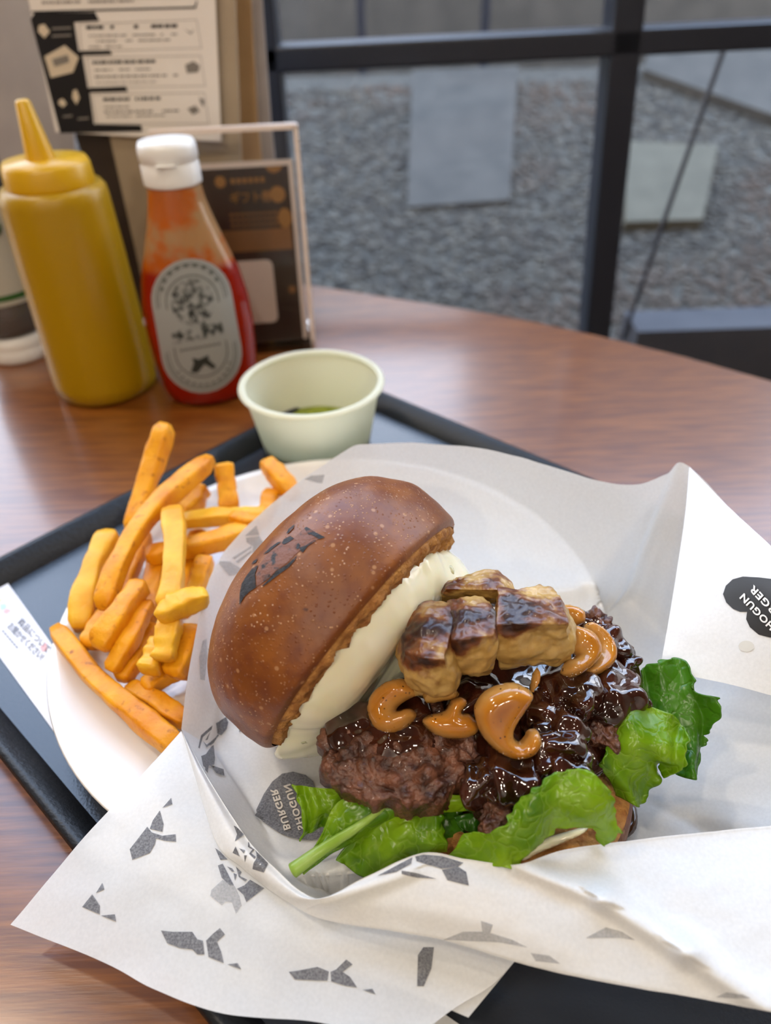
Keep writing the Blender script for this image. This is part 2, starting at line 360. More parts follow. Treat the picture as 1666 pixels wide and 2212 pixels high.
#@@SETTING
# ------------------------------------------------------------------ the setting
FZ, CZ = -0.72, 1.86
def plane_obj(name, pts, m): return struct(obj(name, pts, [tuple(range(len(pts)))], m, smooth=False))
WY = 0.98                                     # window plane
struct(box('floor', (0.1, -.70, FZ-.03), (4.6, 3.36, .06), m_floor))
struct(box('ceiling', (0.1, -.70, CZ+.03), (4.6, 3.36, .06), m_ceil))
struct(box('wall_back', (0.1, -2.41, .57), (4.6, .06, 2.58), m_wallB))
struct(box('wall_left', (-2.23, -.70, .57), (.06, 3.36, 2.58), m_wall))
struct(box('wall_right', (2.43, -.70, .57), (.06, 3.36, 2.58), m_wall))
for x, y, p in LAMPS:
    t = thing('ceiling_lamp', {-.62: 'round warm ceiling lamp above the left end of the table', .45: 'round warm ceiling lamp above the right end of the table', -1.0: 'round warm ceiling lamp beside the window at the far left', .9: 'round warm ceiling lamp beside the window at the right', -.1: 'round warm ceiling lamp in the middle of the room', -.8: 'added unseen fill lamp over the left half of the back wall', .8: 'added unseen fill lamp over the right half of the back wall'}[x], 'lamp', (x, y, CZ-.012), 'recessed ceiling lamps')
    V, F = lathe([(.075, .012), (.088, .012), (.088, 0), (.078, -.004), (.074, 0), (.074, .010), (0.0001, .010)], (x, y, CZ-.012), 32)
    obj('lamp_trim', V, F, m_capW, t)
# window wall: steel frame and glass
win = struct(bpy.data.objects.new('window_1', None)); COL.objects.link(win); win.location = (0.1, WY, FZ)
def bar(name, a, b, w, d, m=None, parent=win):
    a, b = Vector(a), Vector(b); t = (b-a).normalized(); yv = Vector((0, 1, 0)); xv = t.cross(yv).normalized(); yv = xv.cross(t)
    V = []
    for p in (a, b):
        for sx2, sy2 in ((-1, -1), (1, -1), (1, 1), (-1, 1)): V.append(p+xv*(sx2*w/2)+yv*(sy2*d/2))
    o = obj(name, V, [(3,2,1,0),(4,5,6,7),(0,1,5,4),(1,2,6,5),(2,3,7,6),(3,0,4,7)], m or m_steel, parent, smooth=False)
    bv = o.modifiers.new('bevel', 'BEVEL'); bv.width = .003; bv.segments = 2
    fix_normals(o); return o
n_w = Vector((0, 1, 0)); p_w = Vector((0, WY, 0))
ma = pplane(1350, 0, p_w, n_w); mb = pplane(1283, 720, p_w, n_w)
dirm = (mb-ma).normalized()
def along(p, z): return p+dirm*((z-p.z)/dirm.z)
bar('mullion', along(ma, FZ), along(ma, CZ), .034, .05)
for xo in (-1.75, -1.05, 1.25, 1.9): bar('mullion', Vector((xo, WY, FZ)), Vector((xo, WY, CZ)), .034, .05)
ml = pplane(572, 60, p_w, n_w)
bar('mullion', Vector((ml.x, WY, FZ)), Vector((ml.x, WY, CZ)), .030, .05)
ta = pplane(590, 125, p_w, n_w); tb = pplane(1666, 72, p_w, n_w); td = (tb-ta).normalized()
bar('transom', ta+td*(-1.4/td.x), tb+td*(1.0/td.x), .026, .05)
bar('sill_rail', (-2.2, WY, FZ+.02), (2.4, WY, FZ+.02), .04, .06); bar('head_rail', (-2.2, WY, CZ-.02), (2.4, WY, CZ-.02), .04, .06)
obj('glass_pane', [(-2.2, WY, FZ), (2.4, WY, FZ), (2.4, WY, CZ), (-2.2, WY, CZ)], [(0, 1, 2, 3)], m_pane, win, smooth=False)
# outside: gravel bed, low concrete wall, slabs standing in for glass reflections, brace rod
struct(box('ground', (0, 9.0, FZ-.08), (30, 16.0, .1), m_gravel))
BY0, BZ0, BY1, BZ1 = 1.30, -.60, 2.75, -.10       # a gravel bank rising away from the window
bnk = fix_normals(obj('gravel_bank', [(xx, yy, zz) for xx in (-4, 5) for yy, zz in ((BY0-.05, FZ-.03), (BY0, BZ0), (BY1, BZ1), (BY1+.3, BZ1), (BY1+.3, FZ-.03))], [(0,1,2,3,4), (9,8,7,6,5), (0,5,6,1), (1,6,7,2), (2,7,8,3), (3,8,9,4), (4,9,5,0)], m_gravel, smooth=False)); struct(bnk)
def bz(y): return BZ0+(BZ1-BZ0)*(y-BY0)/(BY1-BY0)
def inside(p, poly):
    c = False; n = len(poly); j = n-1
    for i in range(n):
        if (poly[i][1] > p[1]) != (poly[j][1] > p[1]) and p[0] < (poly[j][0]-poly[i][0])*(p[1]-poly[i][1])/(poly[j][1]-poly[i][1])+poly[i][0]: c = not c
        j = i
    return c
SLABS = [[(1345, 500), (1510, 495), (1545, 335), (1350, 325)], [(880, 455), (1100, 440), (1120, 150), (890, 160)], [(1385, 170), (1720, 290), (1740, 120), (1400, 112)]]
rng = np.random.default_rng(3)
V, F = [], []
ico = [(-.5257,0,.8507),(.5257,0,.8507),(-.5257,0,-.8507),(.5257,0,-.8507),(0,.8507,.5257),(0,.8507,-.5257),(0,-.8507,.5257),(0,-.8507,-.5257),(.8507,.5257,0),(-.8507,.5257,0),(.8507,-.5257,0),(-.8507,-.5257,0)]
icf = [(0,4,1),(0,9,4),(9,5,4),(4,5,8),(4,8,1),(8,10,1),(8,3,10),(5,3,8),(5,2,3),(2,7,3),(7,10,3),(7,6,10),(7,11,6),(11,0,6),(0,1,6),(6,1,10),(9,0,11),(9,11,2),(9,2,5),(7,2,11)]
for k in range(24000):
    y = BY0+(BY1-BY0)*rng.random(); x = (rng.random()-.40)*(.6+y*1.15); s = .0045+.0075*rng.random()
    pq = proj(Vector((x, y, bz(y))))
    if any(inside(pq, sl_) for sl_ in SLABS): continue
    a = rng.random()*6.28; ca, sa = math.cos(a), math.sin(a); q = len(V); sxx, syy, szz = s*(.8+.5*rng.random()), s*(.7+.4*rng.random()), s*.6
    for v in ico:
        vx, vy = v[0]*sxx, v[1]*syy; V.append((x+vx*ca-vy*sa, y+vx*sa+vy*ca, bz(y)+s*.25+v[2]*szz))
    F += [(a_+q, b_+q, c_+q) for a_, b_, c_ in icf]
pb = stuff(obj('gravel', V, F, m_peb)); tag(pb, 'grey and brown pebble bed outside the window', 'gravel')
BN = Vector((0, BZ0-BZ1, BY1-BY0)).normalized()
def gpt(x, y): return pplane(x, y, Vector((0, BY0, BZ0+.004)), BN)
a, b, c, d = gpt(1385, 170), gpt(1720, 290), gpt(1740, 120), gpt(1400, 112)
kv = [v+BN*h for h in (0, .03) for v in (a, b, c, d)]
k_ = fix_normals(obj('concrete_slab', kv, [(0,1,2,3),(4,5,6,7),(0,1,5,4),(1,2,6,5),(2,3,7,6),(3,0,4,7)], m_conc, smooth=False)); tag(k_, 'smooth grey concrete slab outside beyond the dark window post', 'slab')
def glass_reflection(q, lab, h=.03, m=None):  # slab laid on the gravel in place of a pale reflection in the pane
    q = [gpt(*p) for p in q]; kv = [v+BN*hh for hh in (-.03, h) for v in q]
    o = fix_normals(obj('reflection_slab', kv, [(0,1,2,3),(4,5,6,7),(0,1,5,4),(1,2,6,5),(2,3,7,6),(3,0,4,7)], m or m_reflect, smooth=False)); tag(o, lab, 'glass_reflection')
glass_reflection([(1345, 500), (1510, 495), (1545, 335), (1350, 325)], 'pale square slab standing in for a glass reflection right of the window post')
glass_reflection([(880, 455), (1100, 440), (1120, 150), (890, 160)], 'long grey slab standing in for a glass reflection left of the window post', .012, m_conc)
q0 = Vector((0, 3.62, FZ))
lw = box('garden_wall', (-.2, 3.75, .25), (11, .22, 2.0), m_conc); tag(lw, 'low concrete garden wall beyond the gravel outside', 'wall')
for k, xw in enumerate((-.42, -.02, .32, .72)):
    o = box('fence_post', (xw*1.3, 3.15, .1), (.03, .03, .9), m_steel)
    tag(o, ('leftmost', 'second from left', 'third from left', 'rightmost')[k]+' of the dark fence posts before the garden wall outside', 'post', 'fence posts outside')
rod = bar('brace_rod', pplane(1345, 735, Vector((0, WY+.12, 0)), n_w), pplane(1580, 60, Vector((0, WY+.12, 0)), n_w), .007, .007, parent=None); tag(rod, 'thin slanting steel brace rod behind the window post', 'rod')
zt = pplane(1400, 716, Vector((0, 1.06, 0)), n_w); ds = box('dark_step', (zt.x+.9, 1.10, (FZ+zt.z)/2), (1.83, .08, zt.z-FZ), m_dark); tag(ds, 'dark planter ledge outside below the window at right', 'ledge')
bl = box('neighbouring_building', (2.6, 7.2, 1.9), (3.2, 2.0, 5.2), m_conc); tag(bl, 'tall grey concrete building across the yard outside', 'building')

# table top: straight runs with a wide bow towards the window
edge = [px(*q, 0) for q in ((680, 615), (840, 640), (1000, 665), (1150, 692), (1290, 722), (1480, 768), (1666, 820))]
left_ext = [Vector((-1.2, .80, 0)), Vector((-.6, .80, 0)), Vector((-.3, .79, 0)), Vector((-.17, .765, 0))]
right_ext = [Vector((.45, .36, 0)), Vector((.60, .10, 0)), Vector((.62, -.25, 0)), Vector((-1.2, -.25, 0))]
poly = left_ext+edge+right_ext
V = [v.copy() for v in poly]+[v+Vector((0, 0, -.032)) for v in poly]; n = len(poly)
tt = thing('table', 'reddish brown wooden table with a bowed edge by the window', 'table', (0, .3, FZ))
o = obj('tabletop', V, [tuple(range(n)), tuple(range(2*n-1, n-1, -1))]+[(i, (i+1) % n, n+(i+1) % n, n+i) for i in range(n)], m_table, tt, smooth=False)
fix_normals(o); bv = o.modifiers.new('bevel', 'BEVEL'); bv.width = .003; bv.segments = 3; bv.limit_method = 'ANGLE'
V, F = lathe([(.30, 0), (.30, .012), (.05, .03), (.035, .06), (.035, .66), (.12, .6879), (.0001, .6879)], (-.1, .3, FZ), 32); obj('pedestal', V, F, m_steel, tt)
#@@TRAY
# ------------------------------------------------------------------ tray
TA, TB, TC = px(755, 817, .016), px(-242, 1329, .016), px(1340, 1035, .016)
d1 = (TB-TA); d1.z = 0; L1 = d1.length; d1.normalize(); d2 = Vector((-d1.y, d1.x, 0)); d2 = d2 if d2.dot(TC-TA) > 0 else -d2
L2 = .46
tray = thing('serving_tray', 'black serving tray with raised rim under the plate', 'tray', (TA+d1*L1/2+d2*L2/2)*1.0)
tray.location.z = 0
def rrect(inset, z, r):
    pts = []
    r = max(r-inset, .004)
    for (cx, cy, a0) in ((inset+r, inset+r, 180), (L1-inset-r, inset+r, 270), (L1-inset-r, L2-inset-r, 0), (inset+r, L2-inset-r, 90)):
        for k in range(9):
            a = R_(a0+90*k/8); pts.append(Vector((TA.x, TA.y, 0))+d1*(cx+r*math.cos(a))+d2*(cy+r*math.sin(a))+Vector((0, 0, z)))
    return pts
def loft(loops, cap0=False, cap1=False):
    n = len(loops[0]); V = [v for l in loops for v in l]; F = []
    for i in range(len(loops)-1):
        for k in range(n): F.append((i*n+k, i*n+(k+1) % n, (i+1)*n+(k+1) % n, (i+1)*n+k))
    if cap0: F.append(tuple(range(n-1, -1, -1)))
    if cap1: F.append(tuple((len(loops)-1)*n+k for k in range(n)))
    return V, F
V, F = loft([rrect(.014, .0005, .03), rrect(.005, .006, .03), rrect(0, .015, .03), rrect(.001, .0172, .03), rrect(.004, .0172, .03), rrect(.0125, .0068, .03)]); fix_normals(obj('rim', V, F, m_trayrim, tray))
V, F = loft([rrect(.014, .0006, .03), rrect(.0125, .0068, .03)], True, True); fix_normals(obj('tray_base', V, F, m_tray, tray, smooth=False))
# ------------------------------------------------------------------ plate
P3 = [px(105, 1430, .024), px(600, 1007, .024), px(235, 1755, .024)]
ax, ay, bx, by, cx, cy = P3[0].x, P3[0].y, P3[1].x, P3[1].y, P3[2].x, P3[2].y
D = 2*(ax*(by-cy)+bx*(cy-ay)+cx*(ay-by))
ux = ((ax*ax+ay*ay)*(by-cy)+(bx*bx+by*by)*(cy-ay)+(cx*cx+cy*cy)*(ay-by))/D
uy = ((ax*ax+ay*ay)*(cx-bx)+(bx*bx+by*by)*(ax-cx)+(cx*cx+cy*cy)*(bx-ax))/D
PC = Vector((ux, uy, .0069)); PR = (PC-P3[0]).xy.length
print('PLATE', PC, PR)
def ps(r, z): return (PR*r, z)
prof = [(.0001, .0025), ps(.5, .0025), ps(.55, .0), ps(.60, .0), ps(.64, .0022), ps(.80, .0055), ps(.97, .0150), ps(.995, .0166), ps(1.0, .0172), ps(.995, .0178), ps(.975, .0178), ps(.955, .0170), ps(.93, .0140), ps(.78, .0078), ps(.6, .0055), (.0001, .0050)]
V, F = lathe(prof, PC, 128); pl_ = obj('plate', V, F, m_plate, base=PC); tag(pl_, 'round white ceramic plate with raised rim under fries and burger', 'plate')
# leaflet on the tray
lq = [pm(-60, 1185, 7.6), pm(0, 1236, 7.6), pm(262, 1600, 7.6), pm(160, 1640, 7.6), pm(0, 1420, 7.6), pm(-90, 1300, 7.6)]
lf = thing('leaflet', 'white leaflet with grey Japanese text on the tray left of the plate', 'leaflet', lq[4])
lo = [v+Vector((0, 0, -.0004)) for v in lq]
fix_normals(obj('leaflet_sheet', lq+lo, [tuple(range(6)), tuple(range(11, 5, -1))]+[(i, (i+1) % 6, 6+(i+1) % 6, 6+i) for i in range(6)], m_leaflet, lf, smooth=False))
DG = None
def text2d(s, bold=0.0, spacing=1.0):
    cu = bpy.data.curves.new('txt', 'FONT'); cu.body = s; cu.size = 1; cu.offset = bold; cu.space_character = spacing; cu.resolution_u = 3
    o = bpy.data.objects.new('txt', cu); COL.objects.link(o)
    dg = bpy.context.evaluated_depsgraph_get(); me = o.evaluated_get(dg).to_mesh()
    V = [(v.co.x, v.co.y) for v in me.vertices]; F = [tuple(p.vertices) for p in me.polygons]
    o.evaluated_get(dg).to_mesh_clear(); bpy.data.objects.remove(o); bpy.data.curves.remove(cu)
    x0 = min(v[0] for v in V); x1 = max(v[0] for v in V); y0 = min(v[1] for v in V); y1 = max(v[1] for v in V)
    return [((v[0]-x0)/(x1-x0), (v[1]-y0)/(y1-y0)) for v in V], F
def text_px(name, s, o_, r_, u_, m, parent, f, bold=.02, spacing=1.0, flip=False):
    V, F = text2d(s, bold, spacing)
    W3, ok = [], True
    for a, b in V:
        W3.append(f(o_[0]+a*r_[0]+b*u_[0], o_[1]+a*r_[1]+b*u_[1]))
    keep = [k for k, w in enumerate(W3) if w is not None]; mp = {k: i for i, k in enumerate(keep)}
    F = [tuple(mp[i] for i in p) for p in F if all(i in mp for i in p)]
    return obj(name, [W3[k] for k in keep], F, m, parent, smooth=False)
fl = lambda x, y: pm(x, y, 7.8)
text_px('printed_text', '商品について', (36, 1346), (64, 66), (12, -14), m_txt, lf, fl)
text_px('printed_text', 'お聞かせください!', (14, 1356), (72, 72), (12, -14), m_txt, lf, fl)
def patch(name, q, m, parent, f=fl):
    return obj(name, [f(*p) for p in q], [tuple(range(len(q)))], m, parent, smooth=False)
patch('printed_mark', [(0, 1306), (12, 1304), (14, 1312), (2, 1318)], m_blue, lf); patch('printed_mark', [(6, 1322), (14, 1314), (24, 1318), (14, 1326)], m_pink, lf); patch('printed_mark', [(-8, 1294), (3, 1292), (5, 1298), (-5, 1302)], m_yel, lf)
patch('printed_mark', [(86, 1398), (100, 1388), (102, 1404), (92, 1408)], m_pink, lf)
for k in range(7):
    a = k/7; patch('printed_text', [(6+a*34, 1360+a*40), (10+a*34, 1364+a*40), (8+a*34, 1367+a*40), (4+a*34, 1363+a*40)], m_txt, lf)
#@@BACK
# ------------------------------------------------------------------ condiments
# mustard squeeze bottle
mc = px(219, 882, 0)+Vector((-.005, .037, 0)); mc.z = 0
mb_ = thing('mustard_bottle', 'yellow plastic squeeze bottle with pointed nozzle standing on the table', 'squeeze bottle', mc)
V, F = lathe([(.0001, 0), (.034, 0), (.0375, .003), (.0382, .012), (.0375, .05), (.0366, .10), (.0352, .140), (.0345, .1455), (.0320, .149), (.0001, .150)], mc, 64); obj('bottle_body', V, F, m_mustY, mb_)
V, F = lathe([(.0001, .148), (.0282, .148), (.0286, .151), (.0280, .161), (.0262, .1645), (.0001, .1655)], mc, 64); obj('screw_cap', V, F, m_mustC, mb_)
V, F = lathe([(.0095, 0), (.0085, .006), (.0046, .033), (.0034, .0345), (.0001, .0345)], mc+Vector((-.002, 0, .1645)), 32, rot=Matrix.Rotation(R_(-2), 3, 'Y')); obj('nozzle', V, F, m_mustC, mb_)
# ketchup bottle
kc = px(461, 881, 0)+Vector((-.004, .024, 0)); kc.z = 0
kr = Matrix.Rotation(R_(14), 3, 'Z')
kb = thing('ketchup_bottle', 'clear bottle of red ketchup with white flip cap and grey label', 'bottle', kc)
KP = [(.029, 0), (.0320, .002), (.0345, .010), (.0370, .032), (.0380, .055), (.0370, .074), (.0335, .093), (.0275, .111), (.0220, .128), (.0185, .141), (.0168, .1545)]
def kprof(g, z0, z1):
    out = [(np.interp(z, [p[1] for p in KP], [p[0] for p in KP])-g, z) for z in np.linspace(z0, z1, 40)]
    return out
def kl(prof):
    V, F = lathe(prof, (0, 0, 0), 72)
    W3 = []
    for v in V:
        t = min(max((v.z-.09)/.055, 0), 1); sy = .66+.34*t
        W3.append(kc+kr @ Vector((v.x, v.y*sy, v.z)))
    return W3, F
kV, kF = kl([(.0001, 0)]+kprof(0, 0, .155)); obj('bottle_body', kV, kF, m_ketB, kb)
V, F = kl([(.0001, .002)]+kprof(.0004, .002, .100)+[(.0001, .1005)]); obj('ketchup', V, F, m_ketR, kb)
V, F = lathe([(.0172, .1515), (.0182, .1515), (.0184, .153), (.0184, .1635), (.0178, .1646), (.0178, .1656), (.0186, .1664), (.0184, .1735), (.0170, .1768), (.0001, .1777)], kc, 64); cp = obj('flip_cap', V, F, m_capW, kb)
box('cap_tab', kc+kr @ Vector((-.003, -.0186, .1652)), (.012, .003, .0016), m_capW, cp, rot=kr, bev=.0004)
kbv = BVHTree.FromPolygons([tuple(v) for v in kV], kF)
def bvh_f(bvh, off=.0002):
    def f(x, y):
        h = bvh.ray_cast(CAMP, ray(x, y).normalized())
        if h[0] is None: return None
        n = h[1] if h[1].dot(CAMP-h[0]) > 0 else -h[1]
        return h[0]+n*off
    return f
def tri_poly(poly, step):
    """triangulate a pixel polygon finely: subdivided border and inner grid points"""
    B = []
    for i, a in enumerate(poly):
        b = poly[(i+1) % len(poly)]; n = max(1, int(math.dist(a, b)/step))
        for k in range(n): B.append((a[0]+(b[0]-a[0])*k/n, a[1]+(b[1]-a[1])*k/n))
    x0, x1 = min(p[0] for p in B), max(p[0] for p in B); y0, y1 = min(p[1] for p in B), max(p[1] for p in B)
    I = []
    y = y0+step/2
    while y < y1:
        x = x0+step/2
        while x < x1:
            if inside((x, y), B) and min((x-q[0])**2+(y-q[1])**2 for q in B) > (step*.45)**2: I.append((x, y))
            x += step
        y += step
    r = delaunay_2d_cdt([Vector(p) for p in B+I], [(i, (i+1) % len(B)) for i in range(len(B))], [], 1, 1e-5)
    return [(v.x, v.y) for v in r[0]], [tuple(f) for f in r[2]]
def decal(name, poly, bvh, m, parent, off=.0002, step=10):
    V2, F2 = tri_poly(poly, step); f = bvh if callable(bvh) else bvh_f(bvh, off)
    W3 = [f(*p) for p in V2]; keep = [k for k, w in enumerate(W3) if w is not None]; mp = {k: i for i, k in enumerate(keep)}
    F2 = [tuple(mp[i] for i in q) for q in F2 if all(i in mp for i in q)]
    if not F2: return None
    return obj(name, [W3[k] for k in keep], F2, m, parent)
LC, LD, LX = Vector((425, 703)), Vector((.178, .984)), Vector((.984, -.178))     # label axis in the photo
def capsule(w, h, k=14, rx=1.0):
    out = []
    for s, a0 in ((-1, 180), (1, 0)):
        for i in range(k+1):
            a = R_(a0+180*i/k); out.append(tuple(LC+LX*(w*math.cos(a))+LD*(s*(h-w*rx)+w*rx*math.sin(a))))
    return out
lab = decal('label', capsule(86, 146), kbv, m_label, kb, .0006, 12)
def ring(w, h, t, m):
    A, B = capsule(w, h, 20), capsule(w-t, h-t, 20); f = bvh_f(kbv, .0009); V = [f(*p) for p in A+B]; n = len(A)
    if any(v is None for v in V): return
    obj('label_line', V, [(i, (i+1) % n, n+(i+1) % n, n+i) for i in range(n)], m, lab)
ring(76, 137, 2.2, m_labelK); ring(70, 131, 1.6, m_labelK); ring(57, 112, 3, m_labelK)
def lp(pts, m): decal('label_print', [tuple(LC+LX*a+LD*b) for a, b in pts], kbv, m, lab, .0009, 8)
for i in range(9):                              # arched row of unreadable capitals
    a = R_(200+17.5*i); c = (63*math.cos(a), -70+62*math.sin(a)); t = (-math.sin(a), math.cos(a)); n2 = (math.cos(a), math.sin(a))
    lp([(c[0]+t[0]*p+n2[0]*q, c[1]+t[1]*p+n2[1]*q) for p, q in ((-4, -4), (4, -4), (4, 4), (-4, 4))], m_labelK)
lp([(46*math.cos(t), -52+52*math.sin(t)) for t in np.linspace(0, 6.0, 18)], m_embl)
lp([(-56, 8), (-30, 0), (0, 10), (30, 0), (54, 6), (54, 28), (20, 26), (0, 34), (-20, 28), (-56, 30)], m_embl)
for q in ([(-18, -28), (-2, -40), (4, -20), (-6, -8)], [(10, -46), (24, -36), (28, -12), (14, -20)], [(-56, 16), (-40, 4), (-26, 18), (-44, 26)], [(8, 4), (18, -6), (26, 14), (14, 30)], [(40, 8), (52, 0), (54, 22), (46, 20)], [(-30, -60), (-14, -70), (-4, -58), (-20, -50)]): lp(q, m_labelK2)
for k in range(9): lp([(-44+k*10, 44), (-37+k*10, 44), (-37+k*10, 49), (-44+k*10, 49)], m_labelK)
lp([(-30, 96), (-20, 78), (-22, 66), (-8, 72), (14, 66), (12, 76), (26, 94), (18, 98), (2, 84), (-16, 100)], m_labelK2)
for k in range(11):
    a = R_(160-14*k); c = (58*math.cos(a), 72+56*math.sin(a)); lp([(c[0]-3, c[1]-2), (c[0]+3, c[1]-2), (c[0]+3, c[1]+2), (c[0]-3, c[1]+2)], m_labelK)
# upside-down sauce bottle at the left edge
jc = px(96, 786, 0)+Vector((-.028, .024, 0)); jc.z = 0
jb = thing('sauce_bottle', 'dark red sauce bottle with cream label standing on its white cap', 'bottle', jc)
V, F = lathe([(.0001, 0), (.025, 0), (.0265, .002), (.0265, .010), (.0258, .0115), (.0265, .013), (.0262, .0205), (.024, .022), (.0001, .022)], jc, 48); obj('base_cap', V, F, m_capW, jb)
V, F = lathe([(.0001, .0215), (.023, .0215), (.028, .028), (.0315, .045), (.032, .06), (.0305, .14), (.029, .165), (.0001, .168)], jc, 48); obj('dark_sauce', V, F, m_sauceD, jb)
V, F = lathe([(.0236, .0218), (.0286, .028), (.0321, .045), (.0326, .06), (.0311, .14), (.0295, .175), (.024, .195), (.012, .202), (.0001, .203)], jc, 48); obj('bottle_shell', V, F, m_glassjar, jb)
V, F = lathe([(.0334, .052), (.0324, .128)], jc, 48); lj = obj('label', V, F, m_jarG, jb)
V, F = lathe([(.0336, .056), (.0335, .0605)], jc, 48); obj('label_stripe', V, F, m_jarGreen, lj)
sp_ = jc+Vector((.0335*math.sin(R_(48)), -.0335*math.cos(R_(48)), .110))
V, F = lathe([(.0001, .0012), (.004, .0010), (.0042, 0)], sp_, 14, (1, 1.3), rot=Matrix.Rotation(R_(48), 3, 'Z') @ Matrix.Rotation(R_(90), 3, 'X')); obj('leaf_mark', V, F, m_jarGreen, lj)
# dip cup
def circ(z):
    return (px(511, 838, z)+px(831, 818, z))/2
rl, rr = px(511, 838, .054), px(831, 820, .054); ccen = (rl+rr)/2; rt_, rb_ = px(660, 748, .054), px(690, 907, .054)
ccen = Vector((ccen.x, (rt_.y+rb_.y)/2, .0069)); CR = (rr-rl).length/2
print('CUP', ccen, CR)
cupo = thing('dip_cup', 'white paper cup half full of green dip behind the fries', 'cup', ccen)
V, F = lathe([(.0001, .004), (.0335, .004), (.0335, 0), (.0345, 0), (CR-.0032, .0445)], ccen, 72); obj('cup_wall', V, F, m_cup, cupo)
V, F = lathe([(.0337, .004), (CR-.0038, .0445)], ccen, 72); obj('cup_lining', V, F, m_cup, cupo)
V, F = lathe([(CR-.0024+.0024*math.cos(t), .0452+.0019*math.sin(t)) for t in np.linspace(0, 2*math.pi, 13)], ccen, 72); obj('rolled_rim', V, F, m_cup, cupo)
rd = .0337+(CR-.0375)*(.005/.0405)
V, F = lathe([(rd, .0090), (rd-.002, .0084), (.02, .0083), (.0001, .0085)], ccen, 48); gd = obj('green_dip', V, F, m_green, base=ccen+Vector((0, 0, .0083))); tag(gd, 'pool of green dipping sauce inside the white paper cup', 'sauce')
# acrylic sign stand with a dark card
sb = px(678, 742, 0); SY = sb.y; yaw = Matrix.Rotation(R_(5), 3, 'Z'); sxv = yaw @ Vector((-1, 0, 0)); syv = yaw @ Vector((0, 1, 0)); tilt = Vector((0, .12, 1)).normalized()
ss = thing('sign_stand', 'clear acrylic stand holding a dark brown card beside the ketchup bottle', 'sign', sb)
def sp2(a, h, dpt=0): return sb+sxv*a+tilt*h+syv*dpt
def slab(name, a0, a1, h0, h1, d0, d1_, m, parent):
    V = [sp2(a, h, d) for d in (d0, d1_) for a, h in ((a0, h0), (a1, h0), (a1, h1), (a0, h1))]
    return fix_normals(obj(name, V, [(3,2,1,0),(4,5,6,7),(0,1,5,4),(1,2,6,5),(2,3,7,6),(3,0,4,7)], m, parent, smooth=False))
slab('front_panel', 0, .108, 0, .166, 0, .002, m_clear, ss); slab('back_panel', 0, .108, .0, .166, .0055, .0075, m_clear, ss)
slab('edge_strip', -.0012, .0022, 0, .166, -.0004, .0079, m_cardW, ss); slab('edge_strip', 0, .108,   .1635, .1668, -.0004, .0079, m_cardW, ss)
slab('foot', 0, .108, 0, .003, -.012, .05, m_clear, ss)
cardo = slab('card', .005, .103, .004, .143, .0025, .0035, m_cardW, ss); slab('card_face', .0085, .0995, .004, .139, .0021, .0025, m_cardD, cardo)
def cp_(name, pts, m, dep=.0019): return obj(name, [sp2(a, h, dep) for a, h in pts], [tuple(range(len(pts)))], m, cardo, smooth=False)
def circ2(a, h, r, k=14, ry=None): return [(a+r*math.cos(6.2832*i/k), h+(ry or r)*math.sin(6.2832*i/k)) for i in range(k)]
cp_('copper_band', [(.0105, .078), (.0985, .078), (.0985, .0945), (.0105, .0945)], m_goldB); cp_('logo_disc', circ2(.061, .1300, .0042), m_gold)
for k in range(6): cp_('printed_mark', [(.053-k*.0045, .1282), (.050-k*.0045, .1282), (.050-k*.0045, .1318), (.053-k*.0045, .1318)], m_gold)
cp_('food_picture', circ2(.0185, .119, .006), m_gold); cp_('food_picture', circ2(.0145, .1015, .0055, ry=.0075), m_gold); cp_('food_picture', circ2(.014, .046, .003), m_goldB); cp_('food_picture', [(.0125, .139), (.026, .139), (.0235, .1355), (.0195, .134), (.0155, .1355)], m_gold)
V, F = text2d('ギフト券', .02); obj('printed_text', [sp2(.055-a*.032, .114+b*.0085, .0019) for a, b in V], F, m_gold, cardo, smooth=False)
for r_ in range(3):
    for k in range(9): cp_('printed_text', [(.057-k*.0042, .105-r_*.004), (.054-k*.0042, .105-r_*.004), (.054-k*.0042, .107-r_*.004), (.057-k*.0042, .107-r_*.004)], m_goldB)
def rr2(a0, a1, h0, h1, r):
    out = []
    for cx_, cy_, s in ((a1-r, h1-r, 0), (a0+r, h1-r, 90), (a0+r, h0+r, 180), (a1-r, h0+r, 270)):
        for k in range(5): t = R_(s+22.5*k); out.append((cx_+r*math.cos(t), cy_+r*math.sin(t)))
    return out
cp_('white_label', rr2(.028, .062, .020, .071, .005), m_cardW, .0017)
# menu boards behind the bottles
def board(name, y, pts, m, label, cat, th=.004, group=None):
    q = [pplane(a, b, Vector((0, y, 0)), Vector((0, 1, 0))) for a, b in pts]
    for v in q:
        if v.z < .0: v.z = 0
    n = len(q); V = q+[v+Vector((0, th, 0)) for v in q]
    o = fix_normals(obj(name, V, [tuple(range(n)), tuple(range(2*n-1, n-1, -1))]+[(i, (i+1) % n, n+(i+1) % n, n+i) for i in range(n)], m, smooth=False))
    if label: tag(o, label, cat, group)
    return o
def zat(y, x): # pixel row where a board at depth y meets the table
    p = pplane(x, 900, Vector((0, y, 0)), Vector((0, 1, 0))); return proj(Vector((p.x, y, 0)))[1]
Y1, Y2, Y3, Y4 = .640, .660, .684, .705
board('menu_board', Y1, [(150, -260), (498, -260), (520, 330), (545, zat(Y1, 545)), (330, zat(Y1, 330)), (238, 300)], m_beige, 'beige upright menu board behind the ketchup bottle', 'board')
board('menu_board', Y2-.012, [(90, -260), (420, -260), (420, 250), (330, zat(Y2, 330)), (300, zat(Y2, 300)), (165, 300)], m_brown, 'dark brown upright board behind the mustard bottle', 'board')
board('menu_board', Y3, [(300, -260), (528, -260), (556, 260), (600, zat(Y3, 600)), (380, zat(Y3, 380))], m_tan, 'tan upright board, its edge showing beside the white menu sheet', 'board')
